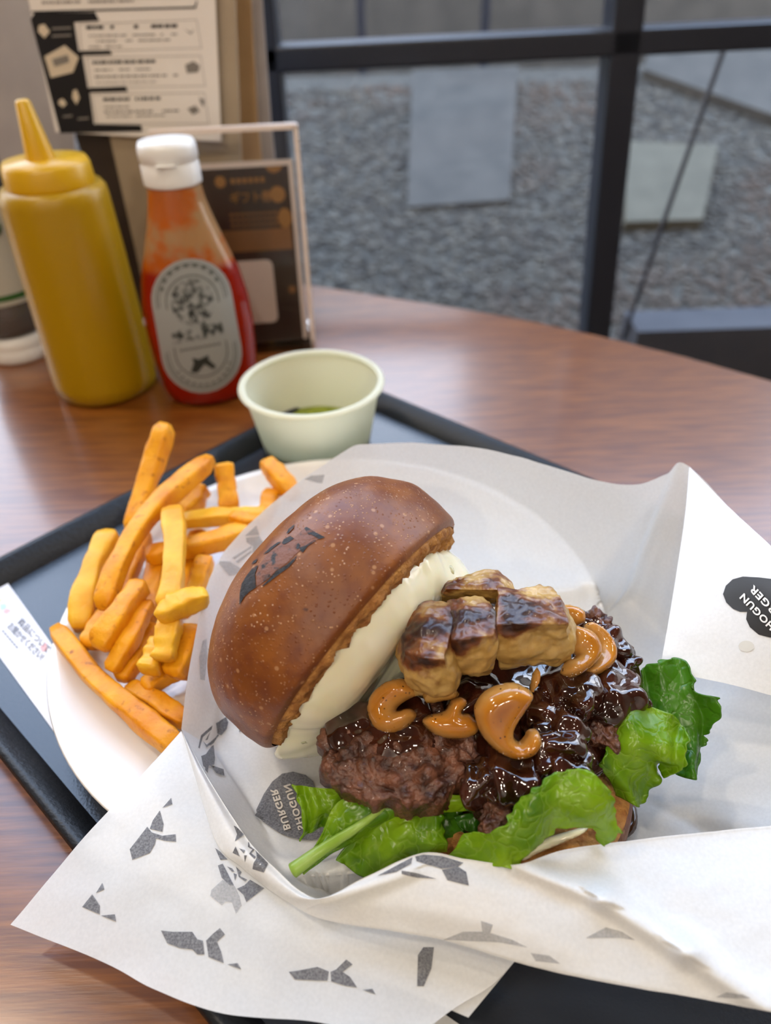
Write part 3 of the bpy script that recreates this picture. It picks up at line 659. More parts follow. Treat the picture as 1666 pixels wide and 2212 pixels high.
board('menu_board', Y4, [(300, -260), (548, -260), (585, 260), (625, zat(Y4, 625)), (380, zat(Y4, 380))], m_greyp, 'grey upright board furthest back beside the window frame', 'board')
board('menu_cover', Y3+.03, [(-160, -260), (160, -260), (160, 300), (200, zat(Y3+.03, 200)), (-120, zat(Y3+.03, -120))], m_greyp, 'crinkled grey plastic menu cover at the back left', 'menu')
ms = thing('menu_sheet', 'white printed menu sheet with black panel hung above the bottles', 'menu', pplane(300, 300, Vector((0, Y1-.006, 0)), Vector((0, 1, 0))))
MP = Vector((0, Y1-.006, 0)); MN = Vector((0, 1, 0))
q = [pplane(a, b, MP, MN) for a, b in ((20, -200), (455, -240), (478, 306), (120, 285))]
V = q+[v+Vector((0, .0012, 0)) for v in q]
fix_normals(obj('sheet', V, [(0,1,2,3),(7,6,5,4),(0,1,5,4),(1,2,6,5),(2,3,7,6),(3,0,4,7)], m_sheet, ms, smooth=False))
def mq(name, pts, m, dep=.0004): return obj(name, [pplane(a, b, MP-MN*dep, MN) for a, b in pts], [tuple(range(len(pts)))], m, ms, smooth=False)
mq('black_panel', [(66, 42), (75, 27), (205, 26), (215, 45), (160, 48), (170, 110), (238, 108), (242, 118), (178, 120), (190, 190), (272, 186), (276, 198), (194, 200), (203, 268), (305, 270), (308, 284), (130, 288)], m_menuK)
mq('printed_frame', [(68, 24), (420, 14), (424, 2), (427, 2), (423, 18), (68, 28)], m_menuK)
mq('printed_badge', [(96, 122), (140, 98), (170, 124), (158, 156), (110, 168)], m_menuC, .0008); mq('printed_badge', [(112, 128), (146, 118), (150, 134), (118, 144)], m_menuG, .0012)
for (x0, y0, x1, y1) in ((84, 55, 108, 82), (158, 196, 172, 226), (128, 216, 144, 232)): mq('printed_icon', [(x0, y0), ((x0+x1)/2, y0-3), (x1, (y0+y1)/2), ((x0+x1)/2, y1), (x0-2, (y0+y1)/2)], m_menuC, .0008)
for (x0, y0, w) in ((112, 60, 42), (112, 76, 42), (136, 250, 20), (168, 255, 24)): mq('printed_text', [(x0, y0), (x0+w, y0-2), (x0+w, y0+2), (x0, y0+4)], m_menuG, .0008)
def rows(x0, x1, y, h, m, seed):
    rr_ = random.Random(seed); x = x0
    while x < x1:
        w = rr_.uniform(4, 15)
        if rr_.random() < .86: mq('printed_text', [(x, y-(x-x0)*.02), (x+w, y-(x+w-x0)*.02), (x+w, y+h-(x+w-x0)*.02), (x, y+h-(x-x0)*.02)], m)
        x += w+rr_.uniform(1, 4)
for k, (x0, x1, y, h, m) in enumerate(((186, 375, 56, 7, m_menuK), (192, 380, 76, 3, m_menuG), (192, 382, 88, 3, m_menuG), (192, 258, 100, 3, m_menuG), (200, 338, 132, 6, m_menuK), (205, 320, 150, 3, m_menuG), (205, 378, 164, 4, m_menuG), (208, 335, 178, 2, m_menuG), (215, 345, 212, 6, m_menuK), (225, 270, 230, 3, m_menuG), (225, 382, 240, 4, m_menuG), (230, 345, 250, 3, m_menuG), (90, 285, 3, 5, m_menuG), (85, 360, -20, 4, m_menuG))): rows(x0, x1, y, h, m, k)
for pts in ([(170, 52), (425, 42), (436, 104), (176, 112)], [(186, 124), (434, 120), (444, 186), (196, 190)], [(198, 204), (442, 200), (452, 268), (208, 268)]):
    for i in range(4):
        a, b = Vector(pts[i]), Vector(pts[(i+1) % 4]); t = (b-a).normalized(); nn = Vector((-t.y, t.x))*1.0; mq('printed_line', [tuple(a), tuple(b), tuple(b+nn), tuple(a+nn)], m_menuG)
for pts in ([(398, 62), (412, 74), (422, 62), (412, 70)], [(400, 140), (418, 132), (432, 142), (428, 156), (404, 158)], [(405, 235), (422, 228), (432, 240), (416, 248)], [(430, 210), (442, 216), (440, 232), (434, 224)]): mq('printed_icon', pts, m_menuG)
#@@WRAP
# ------------------------------------------------------------------ burger wrapper
wrap = thing('burger_wrapper', 'white waxed paper pocket with grey printed marks holding the burger', 'wrapper', pm(1000, 1560, 13))
def to_world(A, disp=None):
    V = []
    for j in range(A.shape[0]):
        for i in range(A.shape[1]):
            x, y, z = A[j, i]; V.append(pm(x, y, z+(disp(x, y) if disp else 0)))
    return V
PZ = sorted([(.0, .0050), (PR*.6, .0055), (PR*.78, .0078), (PR*.93, .0140), (PR*.955, .0170), (PR*.975, .0178), (PR*.995, .0178), (PR*1.004, .0172), (PR*1.006, -.02)])
def lift(v, g=.0009):
    r = (v.xy-PC.xy).length; z = PC.z+float(np.interp(r, [p[0] for p in PZ], [p[1] for p in PZ]))
    a, b = (v-TA).dot(d1), (v-TA).dot(d2); e = min(a, L1-a, b, L2-b)
    if -.003 < e < .0125: z = max(z, .0172)
    return Vector((v.x, v.y, max(v.z, z+g)))
def crinkle(V, amp, sc, sd=0):
    return [lift(v) for v in crinkle0(V, amp, sc, sd)]
def crinkle0(V, amp, sc, sd=0):
    return [v+Vector((0, 0, amp*(noise.noise(v*sc+Vector((sd, 0, 0)))+.5*noise.noise(v*sc*2.3)))) for v in V]
FLOORZ = 13.6
rim = [(392,1575,31),(408,1450,42),(440,1290,50),(470,1215,54),(520,1150,58),(620,1062,66),(740,977,76),(800,958,80),(950,960,84),(1080,976,84),(1200,1010,80),(1300,1040,76),(1380,1046,76),(1440,1024,80),(1490,1008,84),
       (1640,1180,74),(1780,1400,56),(1830,1600,42),(1800,1790,34),(1640,1806,30),(1400,1850,27),(1120,1892,26),(910,1872,31),(790,1908,34),(700,1948,34),(648,1929,29),(540,1822,30),(448,1680,31)]
cen = pm(1010, 1560, FLOORZ)
def bowl_rows():
    rimw = [pm(*r) for r in rim]; rows_ = [[np.array(r, float) for r in rim]]
    kk = [.80]*len(rim)
    for i, r in enumerate(rim):
        kk[i] = {0: .86, 1: .86, 2: .84, 3: .82, 4: .80, 5: .80}.get(i, .80)
        if i in (19, 20, 21, 22): kk[i] = .94
        if i in (23, 24, 25, 26, 27): kk[i] = .84
        if i in (16, 17, 18): kk[i] = .62
    for f, zf in ((.5, .38), (1.0, 0.0), (None, 0), (0, 0)):
        row = []
        for i, w in enumerate(rimw):
            if f is None: k = kk[i]*.5
            elif f == 0: k = .02
            else: k = 1-(1-kk[i])*f
            z = FLOORZ*.001+(w.z-FLOORZ*.001)*zf
            p = cen+(w-cen)*k; p.z = z; q = proj(p); row.append(np.array((q[0], q[1], z*1000)))
        rows_.append(row)
    return [r+[r[0]] for r in rows_]
NB, NV = 240, 44
A = net(bowl_rows(), NB, NV)
V = crinkle(to_world(A), .0007, 55)
bowlV, bowlF = V, gridF(NB, NV)
inner = obj('inner_sheet', bowlV, bowlF, m_paper, wrap)
T_ = [(392,1575,31),(448,1678,31.5),(540,1819,31.5),(600,1880,33),(648,1924,34),(700,1940,37),(790,1894,42),(914,1843,46),(1010,1856,47),(1117,1868,46),(1216,1836,44),(1400,1811,40),(1640,1786,36),(1840,1770,34)]
B_ = [(394,1582,30),(425,1690,29),(469,1823,27.5),(520,1872,27),(567,1911,26.5),(625,1950,28),(700,1987,30),(850,2012,33),(960,2031,34),(1135,2084,34),(1300,2121,33),(1512,2157,32),(1700,2192,31),(1870,2225,30)]
def lerp3(a, b, t): return tuple(a[k]+(b[k]-a[k])*t for k in range(3))
rowsP = [T_, [lerp3(a, b, .06) for a, b in zip(T_, B_)]]
for t, bz in ((.33, 2.0), (.66, 2.2), (.94, .6)): rowsP.append([(lambda c: (c[0], c[1], c[2]+bz))(lerp3(a, b, t)) for a, b in zip(T_, B_)])
rowsP.append(B_)
def seg_d(x, y, a, b):
    vx, vy = b[0]-a[0], b[1]-a[1]; t = max(0, min(1, ((x-a[0])*vx+(y-a[1])*vy)/(vx*vx+vy*vy))); return math.hypot(x-a[0]-t*vx, y-a[1]-t*vy), t, vx*(y-a[1])-vy*(x-a[0])
def ridge(x, y):
    z = 0
    for a, b, h, w in (((1120, 1872), (1300, 1945), 3.6, 26), ((1300, 1945), (1480, 2060), 4.2, 30), ((1480, 2060), (1660, 2180), 3.6, 34), ((700, 1950), (890, 1880), 1.6, 24)):
        d, t, s = seg_d(x, y, a, b); ww = w*(.75 if s > 0 else 1.3)
        z += h*math.exp(-(d/ww)**2)
    return z
A = net(rowsP, 420, 120); V = crinkle(to_world(A, ridge), .00035, 90, 3); frV, frF = V, gridF(420, 120)
front = obj('front_panel', V, frF, m_paperD, wrap)
# tail corner of the sheet hanging over the tray rim
top_ = [(392,1580,30),(470,1780,27),(560,1885,25.5),(700,1965,25),(900,1995,24),(1125,2062,22.5)]
bot_ = [(22,1997,15),(227,2080,18),(335,2137,19.5),(486,2191,20),(702,2211,20),(860,2270,19)]
lef_ = [(392,1580,30),(300,1682,28.5),(165,1828,23),(22,1997,15)]; rig_ = [(1125,2062,23),(1060,2130,21),(978,2180,20),(860,2270,19)]
rowsT = []
for j in range(4):
    t = j/3; row = []
    for i in range(6):
        s = i/5
        lc = [top_[i][k]*(1-t)+bot_[i][k]*t for k in range(3)]; rc = [lef_[j][k]*(1-s)+rig_[j][k]*s for k in range(3)]
        bc = [(top_[0][k]*(1-s)+top_[5][k]*s)*(1-t)+(bot_[0][k]*(1-s)+bot_[5][k]*s)*t for k in range(3)]
        row.append(tuple(lc[k]+rc[k]-bc[k] for k in range(3)))
    rowsT.append(row)
A = net(rowsT, 110, 60); V = crinkle(to_world(A), .0006, 45, 9); tlV, tlF = V, gridF(110, 60)
tail = obj('tail_sheet', V, tlF, m_paper, wrap)
und = []
for j in range(4):
    t = j/3; row = []
    for i in range(6):
        b_ = [(186,1848,22),(330,1905,23),(560,2010,23),(760,2100,22),(900,2150,21),(1012,2198,19)][i]; a_ = top_[i]
        row.append(tuple(a_[k]+(b_[k]-a_[k])*t-(1.2 if k == 2 else 0) for k in range(3)))
    und.append(row)
A = net(und, 60, 30); obj('under_sheet', crinkle(to_world(A), .0003, 45, 9), gridF(60, 30), m_paper, wrap)
nubq = [pm(200, 1800, 20), pm(163, 1823, 18), pm(178, 1836, 18), pm(260, 1790, 20)]
obj('under_sheet', [v+Vector((0, 0, -.002)) for v in nubq]+[pm(960, 2190, 9), pm(1010, 2225, 8), pm(880, 2290, 8), pm(800, 2230, 9)], [(0, 1, 2, 3), (4, 5, 6, 7)], m_paper, wrap, smooth=False)
# folded flap at the right
fl_rows = [[(1490,1008,84),(1570,1090,87),(1666,1178,89),(1820,1330,90)], [(1478,1130,77),(1562,1200,80),(1666,1285,82),(1830,1400,83)], [(1450,1310,62),(1552,1345,67),(1666,1400,70),(1840,1470,71)], [(1425,1450,50),(1545,1470,55),(1666,1502,58),(1850,1560,59)]]
A = net(fl_rows, 50, 50); V = crinkle(to_world(A), .0004, 60, 5); fpV, fpF = V, gridF(50, 50)
flap = obj('folded_flap', V, fpF, m_paperD, wrap)
def bv_(V, F): return BVHTree.FromPolygons([tuple(v) for v in V], F)
bv_in, bv_fr, bv_tl, bv_fp = bv_(bowlV, bowlF), bv_(frV, frF), bv_(tlV, tlF), bv_(fpV, fpF)
def T3(pts, s, ox, oy): return [(ox+a/s, oy+b/s) for a, b in pts]
C6 = lambda p: T3(p, 1.851, 0, 1500)
C6b = lambda p: T3(p, 4.9, 420, 1550)
C7 = lambda p: T3(p, 1.7246, 700, 1600)
C8 = lambda p: T3(p, 5.206, 380, 950)
TAILP = [[(685,415),(690,440),(650,455)], [(640,465),(655,520),(650,550),(600,538),(612,505)], [(520,620),(555,575),(590,530),(625,575),(620,600),(600,635),(530,662)], [(605,552),(650,566),(703,560),(705,590),(660,586),(620,575)],
 [(410,755),(418,780),(385,795)], [(370,800),(400,845),(400,880),(330,850)], [(405,885),(460,880),(465,908)],
 [(645,945),(690,950),(770,950),(790,980),(812,985),(818,1040),(790,1040),(770,1020),(720,1015),(670,995)], [(825,985),(850,960),(880,935),(900,960),(868,990),(885,1030),(895,1075),(835,1050)], [(910,1080),(950,1075),(965,1100)],
 [(1155,1110),(1190,1105),(1270,1090),(1315,1108),(1310,1145),(1280,1145),(1180,1140)], [(1322,1110),(1345,1100),(1385,1060),(1410,1080),(1370,1110),(1400,1130),(1428,1172),(1380,1165),(1325,1148)], [(1450,1182),(1490,1178),(1502,1200)]]
for q in TAILP: decal('printed_mark', C6(q), bv_tl, m_ink, tail, .00025)
for q in ([(250,1570),(300,1550),(420,1780),(380,1780),(290,1700)], [(345,1580),(400,1600),(425,1635),(400,1635)], [(415,1650),(450,1665),(430,1730)], [(450,1815),(530,1780),(590,1720),(740,1810),(550,1955),(520,1880)], [(220,1385),(270,1420),(350,1505),(275,1510)], [(440,1580),(500,1640),(480,1680),(560,1720),(540,1740),(470,1690)]): decal('printed_mark', C6b(q), bv_tl, m_ink, tail, .00025, 8)
decal('faint_printed_mark', C6b([(180,1830),(300,1720),(430,1790),(480,1900),(500,1990),(440,2080),(400,1960),(330,1950),(290,1990),(170,1890)]), bv_tl, m_inkF, tail, .00025)
decal('printed_mark', C7([(350,800),(370,770),(410,770),(400,850),(372,915),(347,915)]), bv_tl, m_ink, tail, .00025)
for q in ([(415,1150),(440,1160),(530,1240),(430,1315),(450,1240)], [(440,1365),(485,1470),(410,1430)], [(475,1385),(540,1410),(525,1440)], [(530,1460),(560,1460),(540,1530)], [(650,1400),(780,1550),(740,1640),(620,1600),(630,1540),(660,1490)], [(575,1310),(600,1320),(585,1370),(640,1400),(600,1440),(650,1480),(635,1500),(580,1445),(615,1400),(565,1375)]): decal('printed_mark', C6b(q), bv_fr, m_ink, front, .00025, 8)
for q in ([(200,505),(330,435),(325,460),(270,490)], [(340,432),(370,425),(440,430),(520,455),(500,470),(440,478),(345,450)], [(440,482),(500,470),(530,490),(540,540),(460,520)], [(290,485),(340,492),(420,515),(350,510),(290,497)]): decal('printed_mark', C7(q), bv_fr, m_ink, front, .00025)
for q in ([(445,740),(520,710),(590,710),(585,670),(630,685),(620,715),(700,740),(760,770),(650,750),(540,745)], [(770,790),(840,800),(880,830),(790,820)], [(975,735),(1050,695),(1110,710),(1160,742),(1100,735)], [(1460,955),(1500,935),(1560,945),(1590,960)]): decal('faint_printed_mark', C7(q), bv_fr, m_inkF, front, .00025)
for q in ([(215,60),(330,0),(355,60),(340,130),(280,195),(230,175)], [(180,85),(60,190),(30,330),(45,340),(80,210),(170,130)], [(160,150),(130,240),(105,245)], [(60,420),(110,400),(190,290),(210,440),(200,510),(140,520),(130,600),(90,560)], [(150,510),(300,560),(310,630),(220,600)], [(80,260),(120,300),(180,240),(240,180),(250,195),(190,270),(120,330)], [(480,120),(530,140),(475,165)]): decal('printed_mark', C6b(q), bv_in, m_ink, inner, .0006, 6)
for q in ([(780,1100),(930,1080),(975,1150),(940,1230),(850,1280),(860,1200),(790,1150)], [(450,1360),(600,1370),(740,1450),(740,1500),(590,1530)], [(1440,440),(1520,400),(1666,390),(1640,485),(1590,480)], [(620,1330),(840,1190),(850,1210),(650,1345)], [(660,1370),(840,1240),(850,1260),(690,1390)], [(770,1080),(900,960),(930,1070)]): decal('faint_printed_mark', C8(q), bv_in, m_inkF, inner, .0006, 7)
for q in ([(436,1385),(444,1380),(446,1420),(440,1470),(430,1468),(428,1420)], [(446,1400),(456,1408),(452,1420)]): decal('faint_printed_mark', q, bv_in, m_inkF, inner, .0006, 7)
heart2 = [(548,1765),(571,1717),(589,1691),(610,1674),(634,1670),(661,1677),(677,1691),(682,1707),(679,1720),(705,1735),(715,1765),(712,1795),(700,1810),(675,1819),(648,1817),(624,1811),(604,1803)]
h2 = decal('heart_mark', heart2, bv_in, m_ink, inner, .0008, 6)
text_px('lettering', 'BURGER', (614, 1800), (-30, -90), (15, -5), m_inkT, h2, bvh_f(bv_in, .0012), .03, 1.1)
text_px('lettering', 'SHOGUN', (645, 1800), (-32, -98), (15, -5), m_inkT, h2, bvh_f(bv_in, .0012), .03, 1.1)
heart1 = [(1563,1284),(1569,1266),(1584,1252),(1606,1246),(1640,1248),(1680,1253),(1730,1262),(1738,1310),(1730,1360),(1690,1378),(1663,1377),(1640,1371),(1621,1355),(1613,1338),(1615,1322),(1600,1322),(1585,1316),(1570,1302)]
h1 = decal('heart_mark', heart1, bv_fp, m_inkK, flap, .0003, 9)
text_px('lettering', 'SHOGUN', (1686, 1362), (-76, -80), (-11, 11), m_inkW, h1, bvh_f(bv_fp, .0007), .03, 1.1)
text_px('lettering', 'BURGER', (1706, 1344), (-76, -80), (-11, 11), m_inkW, h1, bvh_f(bv_fp, .0007), .03, 1.1)
decal('faint_printed_mark', [(1613+17*math.cos(t), 1396+12*math.sin(t)) for t in np.linspace(0, 6.0, 14)], bv_fp, mat('oil_spot', (.66, .65, .60), .3), flap, .00025)
#@@BURGER
# ------------------------------------------------------------------ burger
BA, BB = pm(600, 1612, 30), pm(985, 1118, 100)
e1 = (BB-BA).normalized(); BR = (BB-BA).length/2; BC = (BA+BB)/2
print('BUN', BC, BR)
ia = (_r*.789-_u*.614); ia = (ia-e1*ia.dot(e1)).normalized(); ib = (-_fw); ib = (ib-e1*ib.dot(e1)-ia*ib.dot(ia)).normalized()
TAU = R_(12); nf = (ia*math.cos(TAU)+ib*math.sin(TAU)).normalized(); e2 = nf.cross(e1).normalized()
if e2.dot(_r) < 0: e2 = -e2
def bunp(s, t, h): return BC+e1*s+e2*t-nf*h       # h: into the dome, away from the cut face
bun = thing('top_bun', 'glossy brown toasted bun top with a charred brand mark leaning left', 'bun', bunp(-BR*.9, 0, .02))
PRF = [(.945, .0), (.985, .035), (1.0, .12), (1.012, .25), (1.005, .40), (.96, .55), (.875, .69), (.75, .80), (.60, .875), (.42, .925), (.22, .95), (.0005, .957)]
rr_ = np.array([p[0] for p in PRF]); hh_ = np.array([p[1] for p in PRF])
def bun_prof(t):
    P = [np.array(p) for p in PRF]; return cr(P, t)
nA, nP = 160, 60; V = []
for j in range(nP):
    r, h = bun_prof(j/(nP-1))
    for k in range(nA):
        a = 2*math.pi*k/nA; q = Vector((r*math.cos(a), r*math.sin(a), h*1.2)); w = 1+.018*noise.noise(q*1.7)+.008*noise.noise(q*5)
        V.append(bunp(BR*r*math.cos(a)*w, BR*r*math.sin(a)*w, BR*h*.93*w-.001))
bunV, bunF = V, gridF(nA, nP, True)
crust = obj('crust', bunV, bunF, m_crust, bun); fix_normals(crust)
V = []
for j in range(40):
    r = .965*(1-j/39)+.0005
    for k in range(nA):
        a = 2*math.pi*k/nA; q = Vector((r*math.cos(a), r*math.sin(a), 0)); d = .0022*noise.noise(q*14)+.0012*noise.noise(q*40)
        edge_ = .003*max(0, (r-.88)/.085)
        e_ = min(1, max(0, (.965-r)/.07)); e_ = e_*e_*(3-2*e_)
        V.append(bunp(BR*r*math.cos(a), BR*r*math.sin(a), .0015-.0042*e_+d))
obj('crumb', V, gridF(nA, 40, True), m_crumb, bun)
bvb = bv_(bunV, bunF)
B8 = lambda p: T3(p, 5.95, 480, 1100)
for q in ([(230,1230),(235,1080),(260,960),(320,860),(400,760),(470,720),(430,830),(440,1010),(360,1060),(290,1130)], [(520,990),(590,920),(700,800),(830,720),(965,600),(940,660),(860,750),(720,850),(620,930),(540,990)], [(535,585),(620,500),(720,430),(770,420),(680,490),(600,560)], [(770,440),(800,390),(880,350),(930,380),(860,430),(800,460)], [(1060,250),(1090,232),(1200,300),(1325,365),(1250,390),(1150,330),(1110,330)], [(1010,540),(990,500),(1080,470),(1180,400),(1210,410),(1110,470),(1040,560)], [(940,470),(990,440),(1010,470),(980,520),(930,500)], [(830,320),(860,260),(935,200),(920,250),(860,310)], [(385,715),(410,670),(465,640),(440,690)], [(1030,1290),(1060,1270),(1110,1280),(1090,1310)]): decal('brand_mark', B8(q), bvb, m_char, crust, .00028, 6)
decal('brand_mark', B8([(440,830),(480,720),(600,560),(770,430),(930,370),(1060,250),(1150,330),(1250,390),(1180,400),(1080,470),(960,570),(830,700),(700,790),(590,900),(500,960),(445,1000)]), bvb, m_charl, crust, .00016, 8)
# tartar sauce: a mound over the cut face, slumping past the lower end
def sheet_solid(fn_top, fn_bot, nr, na):
    V = []
    for j in range(nr):
        for k in range(na): V.append(fn_top(j/(nr-1), 2*math.pi*k/na))
    n0 = len(V); F = gridF(na, nr, True)
    for j in range(nr):
        for k in range(na): V.append(fn_bot(j/(nr-1), 2*math.pi*k/na))
    F += [tuple(n0+i for i in reversed(f)) for f in gridF(na, nr, True)]
    for k in range(na): a, b = (nr-1)*na+k, (nr-1)*na+(k+1) % na; F.append((a, b, n0+b, n0+a))
    return V, F
def rmax(a):
    c = -math.cos(a)                             # towards the lower end of the bun
    base = .80-.05*max(0, math.cos(a))+.05*noise.noise(Vector((math.cos(a)*2, math.sin(a)*2, 3)))+.008*noise.noise(Vector((math.cos(a)*14, math.sin(a)*14, 7)))
    return base+.24*max(0, c)**14+.17*max(0, math.sin(a))
def tart(rf, a):
    r = rf*rmax(a); x, y = r*math.cos(a), r*math.sin(a)
    T = .0140*(1-rf**5)+(.0125*math.exp(-(((x-.74)/.20)**2+((y-.25)/.38)**2))+.0035*noise.noise(Vector((x*7, y*7, 5)))*max(0, min(1, (x-.35)*3)))*(1-rf**4)+.0012*noise.noise(Vector((x*3, y*3, 1)))*(1-rf**6)+.0022*math.exp(-(((x-.62)/.22)**2+((y-.2)/.4)**2))-.002*math.exp(-((x-.1)/.3)**2-((y+.2)/.3)**2)+.0003*noise.noise(Vector((x*2, y*26, 4)))*(1-rf)
    sag = .026*max(0, y+.12)*(1-.25*rf)                        # slumps a little
    return x, y, T+sag+.0022
def tt_(rf, a):
    x, y, T = tart(rf, a); return bunp(BR*x, BR*y, -T)
V, F = sheet_solid(tt_, lambda rf, a: bunp(BR*rf*rmax(a)*math.cos(a), BR*rf*rmax(a)*math.sin(a), -.0018), 40, 160)
ts = thing('tartar_sauce', 'thick creamy white tartar sauce spread on the cut face of the bun', 'sauce', bunp(0, 0, 0))
o = obj('sauce_mound', V, F, m_tartar, ts); fix_normals(o); bvt = bv_(V, F)
def blob(c, r, m, name, parent, sd=0, sc=(1, 1, 1), lump=.35, sub=3, base=None):
    bm = bmesh.new(); bmesh.ops.create_icosphere(bm, subdivisions=sub, radius=1.0)
    V = [Vector((v.co.x*sc[0], v.co.y*sc[1], v.co.z*sc[2]))*(1+lump*noise.noise(v.co*1.3+Vector((sd, sd*2, 0)))) for v in bm.verts]
    bm.verts.index_update(); F = [tuple(v.index for v in f.verts) for f in bm.faces]; bm.free()
    return obj(name, [c+v*r for v in V], F, m, parent, base=base)
m_pickC = mat('pickle_under_sauce', (.50, .50, .30), .2, col2=(.66, .64, .42), nscale=180, coat=.3)
for i, (x, y, r, m) in enumerate(((918, 1198, .0042, m_pickle), (745, 1378, .0048, m_pickC), (658, 1602, .0035, m_pickC), (975, 1240, .003, m_pickC))):
    h = bvt.ray_cast(CAMP, ray(x, y).normalized())
    if h[0]: blob(h[0]-ib*.0020-nf*.0012, r*.85, m, 'pickle_bit', ts, i, (1, .8, .75))
# bottom bun
bb = pm(1055, 1655, 30); bb.z = .0150
print('BBUN', bb)
bo = thing('bottom_bun', 'browned bottom bun half hidden under lettuce at the front', 'bun', bb)
RB = .052
def bprof(P, c, R, n=96, amp=.012, sd=0):
    V, F = lathe(P, (0, 0, 0), n); return [c+v*(1+amp*noise.noise(v*40+Vector((sd, 0, 0)))) for v in V], F
V, F = bprof([(.0001, 0), (RB*.8, 0), (RB*.95, .003), (RB, .009), (RB*.985, .015), (RB*.96, .018)], bb, RB); obj('crust', V, F, m_crust, bo)
V, F = bprof([(RB*.962, .018), (RB*.94, .0192), (RB*.6, .0196), (.0001, .0200)], bb, RB); obj('crumb', V, F, m_crumb, bo)
pf = [pm(*q, 36) for q in ((1128, 1838), (1200, 1805), (1262, 1790), (1270, 1806), (1205, 1826), (1130, 1856))]
# lumps, chunks and puffed slices
def lump(name, c, sc, m, parent=None, base=None, rot=None, sub=6, a1=.22, f1=2.2, a2=.08, f2=7, a3=.03, f3=18, sd=0, flat=.6, ridged=False, vor=0):
    bm = bmesh.new(); bmesh.ops.create_icosphere(bm, subdivisions=sub, radius=1.0); bm.verts.index_update()
    V = []
    for v in bm.verts:
        d = v.co.normalized(); z = math.copysign(abs(d.z)**flat, d.z); p = Vector((d.x, d.y, z))
        q = Vector((d.x*sc[0], d.y*sc[1], d.z*sc[2]))/max(sc)+Vector((sd*1.7, sd, -sd))
        nn = a1*noise.noise(q*f1)+a2*(abs(noise.noise(q*f2))*-2+.5 if ridged else noise.noise(q*f2))+a3*noise.noise(q*f3)
        if vor:
            w_ = Vector((noise.noise(q*3), noise.noise(q*3+Vector((5, 0, 0))), noise.noise(q*3+Vector((0, 5, 0)))))*.12
            d0 = noise.voronoi((q+w_)*4.6)[0]; d1 = noise.voronoi((q+w_)*13)[0]; nn += vor*(.42-min(d0[0], .9))*1.5+vor*.5*(.4-min(d1[0], .8))
        p = Vector((p.x*sc[0], p.y*sc[1], p.z*sc[2])); nrm = Vector((d.x/sc[0], d.y/sc[1], d.z/sc[2])).normalized()
        p += nrm*nn*min(sc)*1.6
        if rot: p = rot @ p
        V.append(c+p)
    F = [tuple(v.index for v in f.verts) for f in bm.faces]; bm.free()
    return obj(name, V, F, m, parent, base=base), V, F
def rotz(a): return Matrix.Rotation(R_(a), 3, 'Z')
def rx(a): return Matrix.Rotation(R_(a), 3, 'X')
def ry(a): return Matrix.Rotation(R_(a), 3, 'Y')
pc1 = pm(862, 1638, 50)
p1 = thing('beef_patty', 'coarse browned beef patty at the left with bare ragged side', 'patty', pc1-Vector((0, 0, .012)))
_, pv1, pf1 = lump('patty_meat', pc1, (.0275, .0200, .0108), m_patty, p1, rot=rotz(-8) @ rx(6), a1=.16, f1=2.5, a2=.10, f2=6, a3=.05, f3=22, sd=2, flat=.36, vor=.17)
_, gv, gf = lump('glaze', pm(830, 1592, 56), (.0205, .0125, .0065), m_glaze, p1, rot=rotz(-14) @ rx(14), a1=.2, f1=2.2, a2=.10, f2=5, a3=.0, f3=18, sd=5, flat=.7)
pc2 = pm(1120, 1540, 46)
p2 = thing('beef_patty', 'dark glazed beef patty at the right, coated in shiny sauce', 'patty', pc2-Vector((0, 0, .014)))
_, pv2, pf2 = lump('patty_meat', pc2, (.0400, .0330, .0100), m_glaze, p2, rot=rotz(12) @ rx(6), a1=.24, f1=3.4, a2=.085, f2=5.5, a3=.006, f3=14, sd=11, flat=.5)
for i, (x, y, z, s, sd) in enumerate(((1310, 1500, 55, (.012, .012, .008), 1), (1215, 1590, 59, (.011, .009, .007), 2), (1235, 1500, 60, (.012, .009, .007), 3), (1110, 1680, 53, (.013, .010, .008), 4), (1050, 1690, 50, (.009, .009, .009), 5), (1075, 1755, 44, (.008, .007, .007), 6), (1340, 1530, 52, (.007, .010, .008), 7), (1220, 1650, 56, (.011, .009, .007), 8), (1300, 1585, 51, (.007, .006, .005), 9), (1340, 1440, 52, (.007, .007, .007), 10), (1170, 1540, 58, (.010, .008, .006), 12), (1190, 1620, 58, (.009, .008, .006), 13), (1290, 1400, 56, (.011, .009, .008), 14), (1275, 1365, 57, (.008, .007, .006), 15), (1020, 1500, 58, (.013, .009, .007), 16), (880, 1530, 58, (.012, .008, .006), 17))):
    lump('sauce_lump' if i not in (5, 8) else 'meat_lump', pm(x, y, z), s, m_glaze if i not in (5, 8) else m_patty, p2, rot=rotz(sd*37), sub=5, a1=.34, f1=1.7, a2=.035 if i not in (5, 8) else .15, f2=4, a3=.006 if i not in (5, 8) else .04, f3=12, sd=sd+20, flat=.75, ridged=(i in (5, 8)))
for i, (x, y, z, r) in enumerate(((1285, 1345, 60, .0045), (1298, 1352, 60, .0035), (1345, 1412, 54, .0035), (1325, 1405, 55, .003))): lump('meat_crumb', pm(x, y, z), (r, r*.8, r*.8), m_patty, p2, sub=4, a1=.6, a2=.3, sd=40+i)
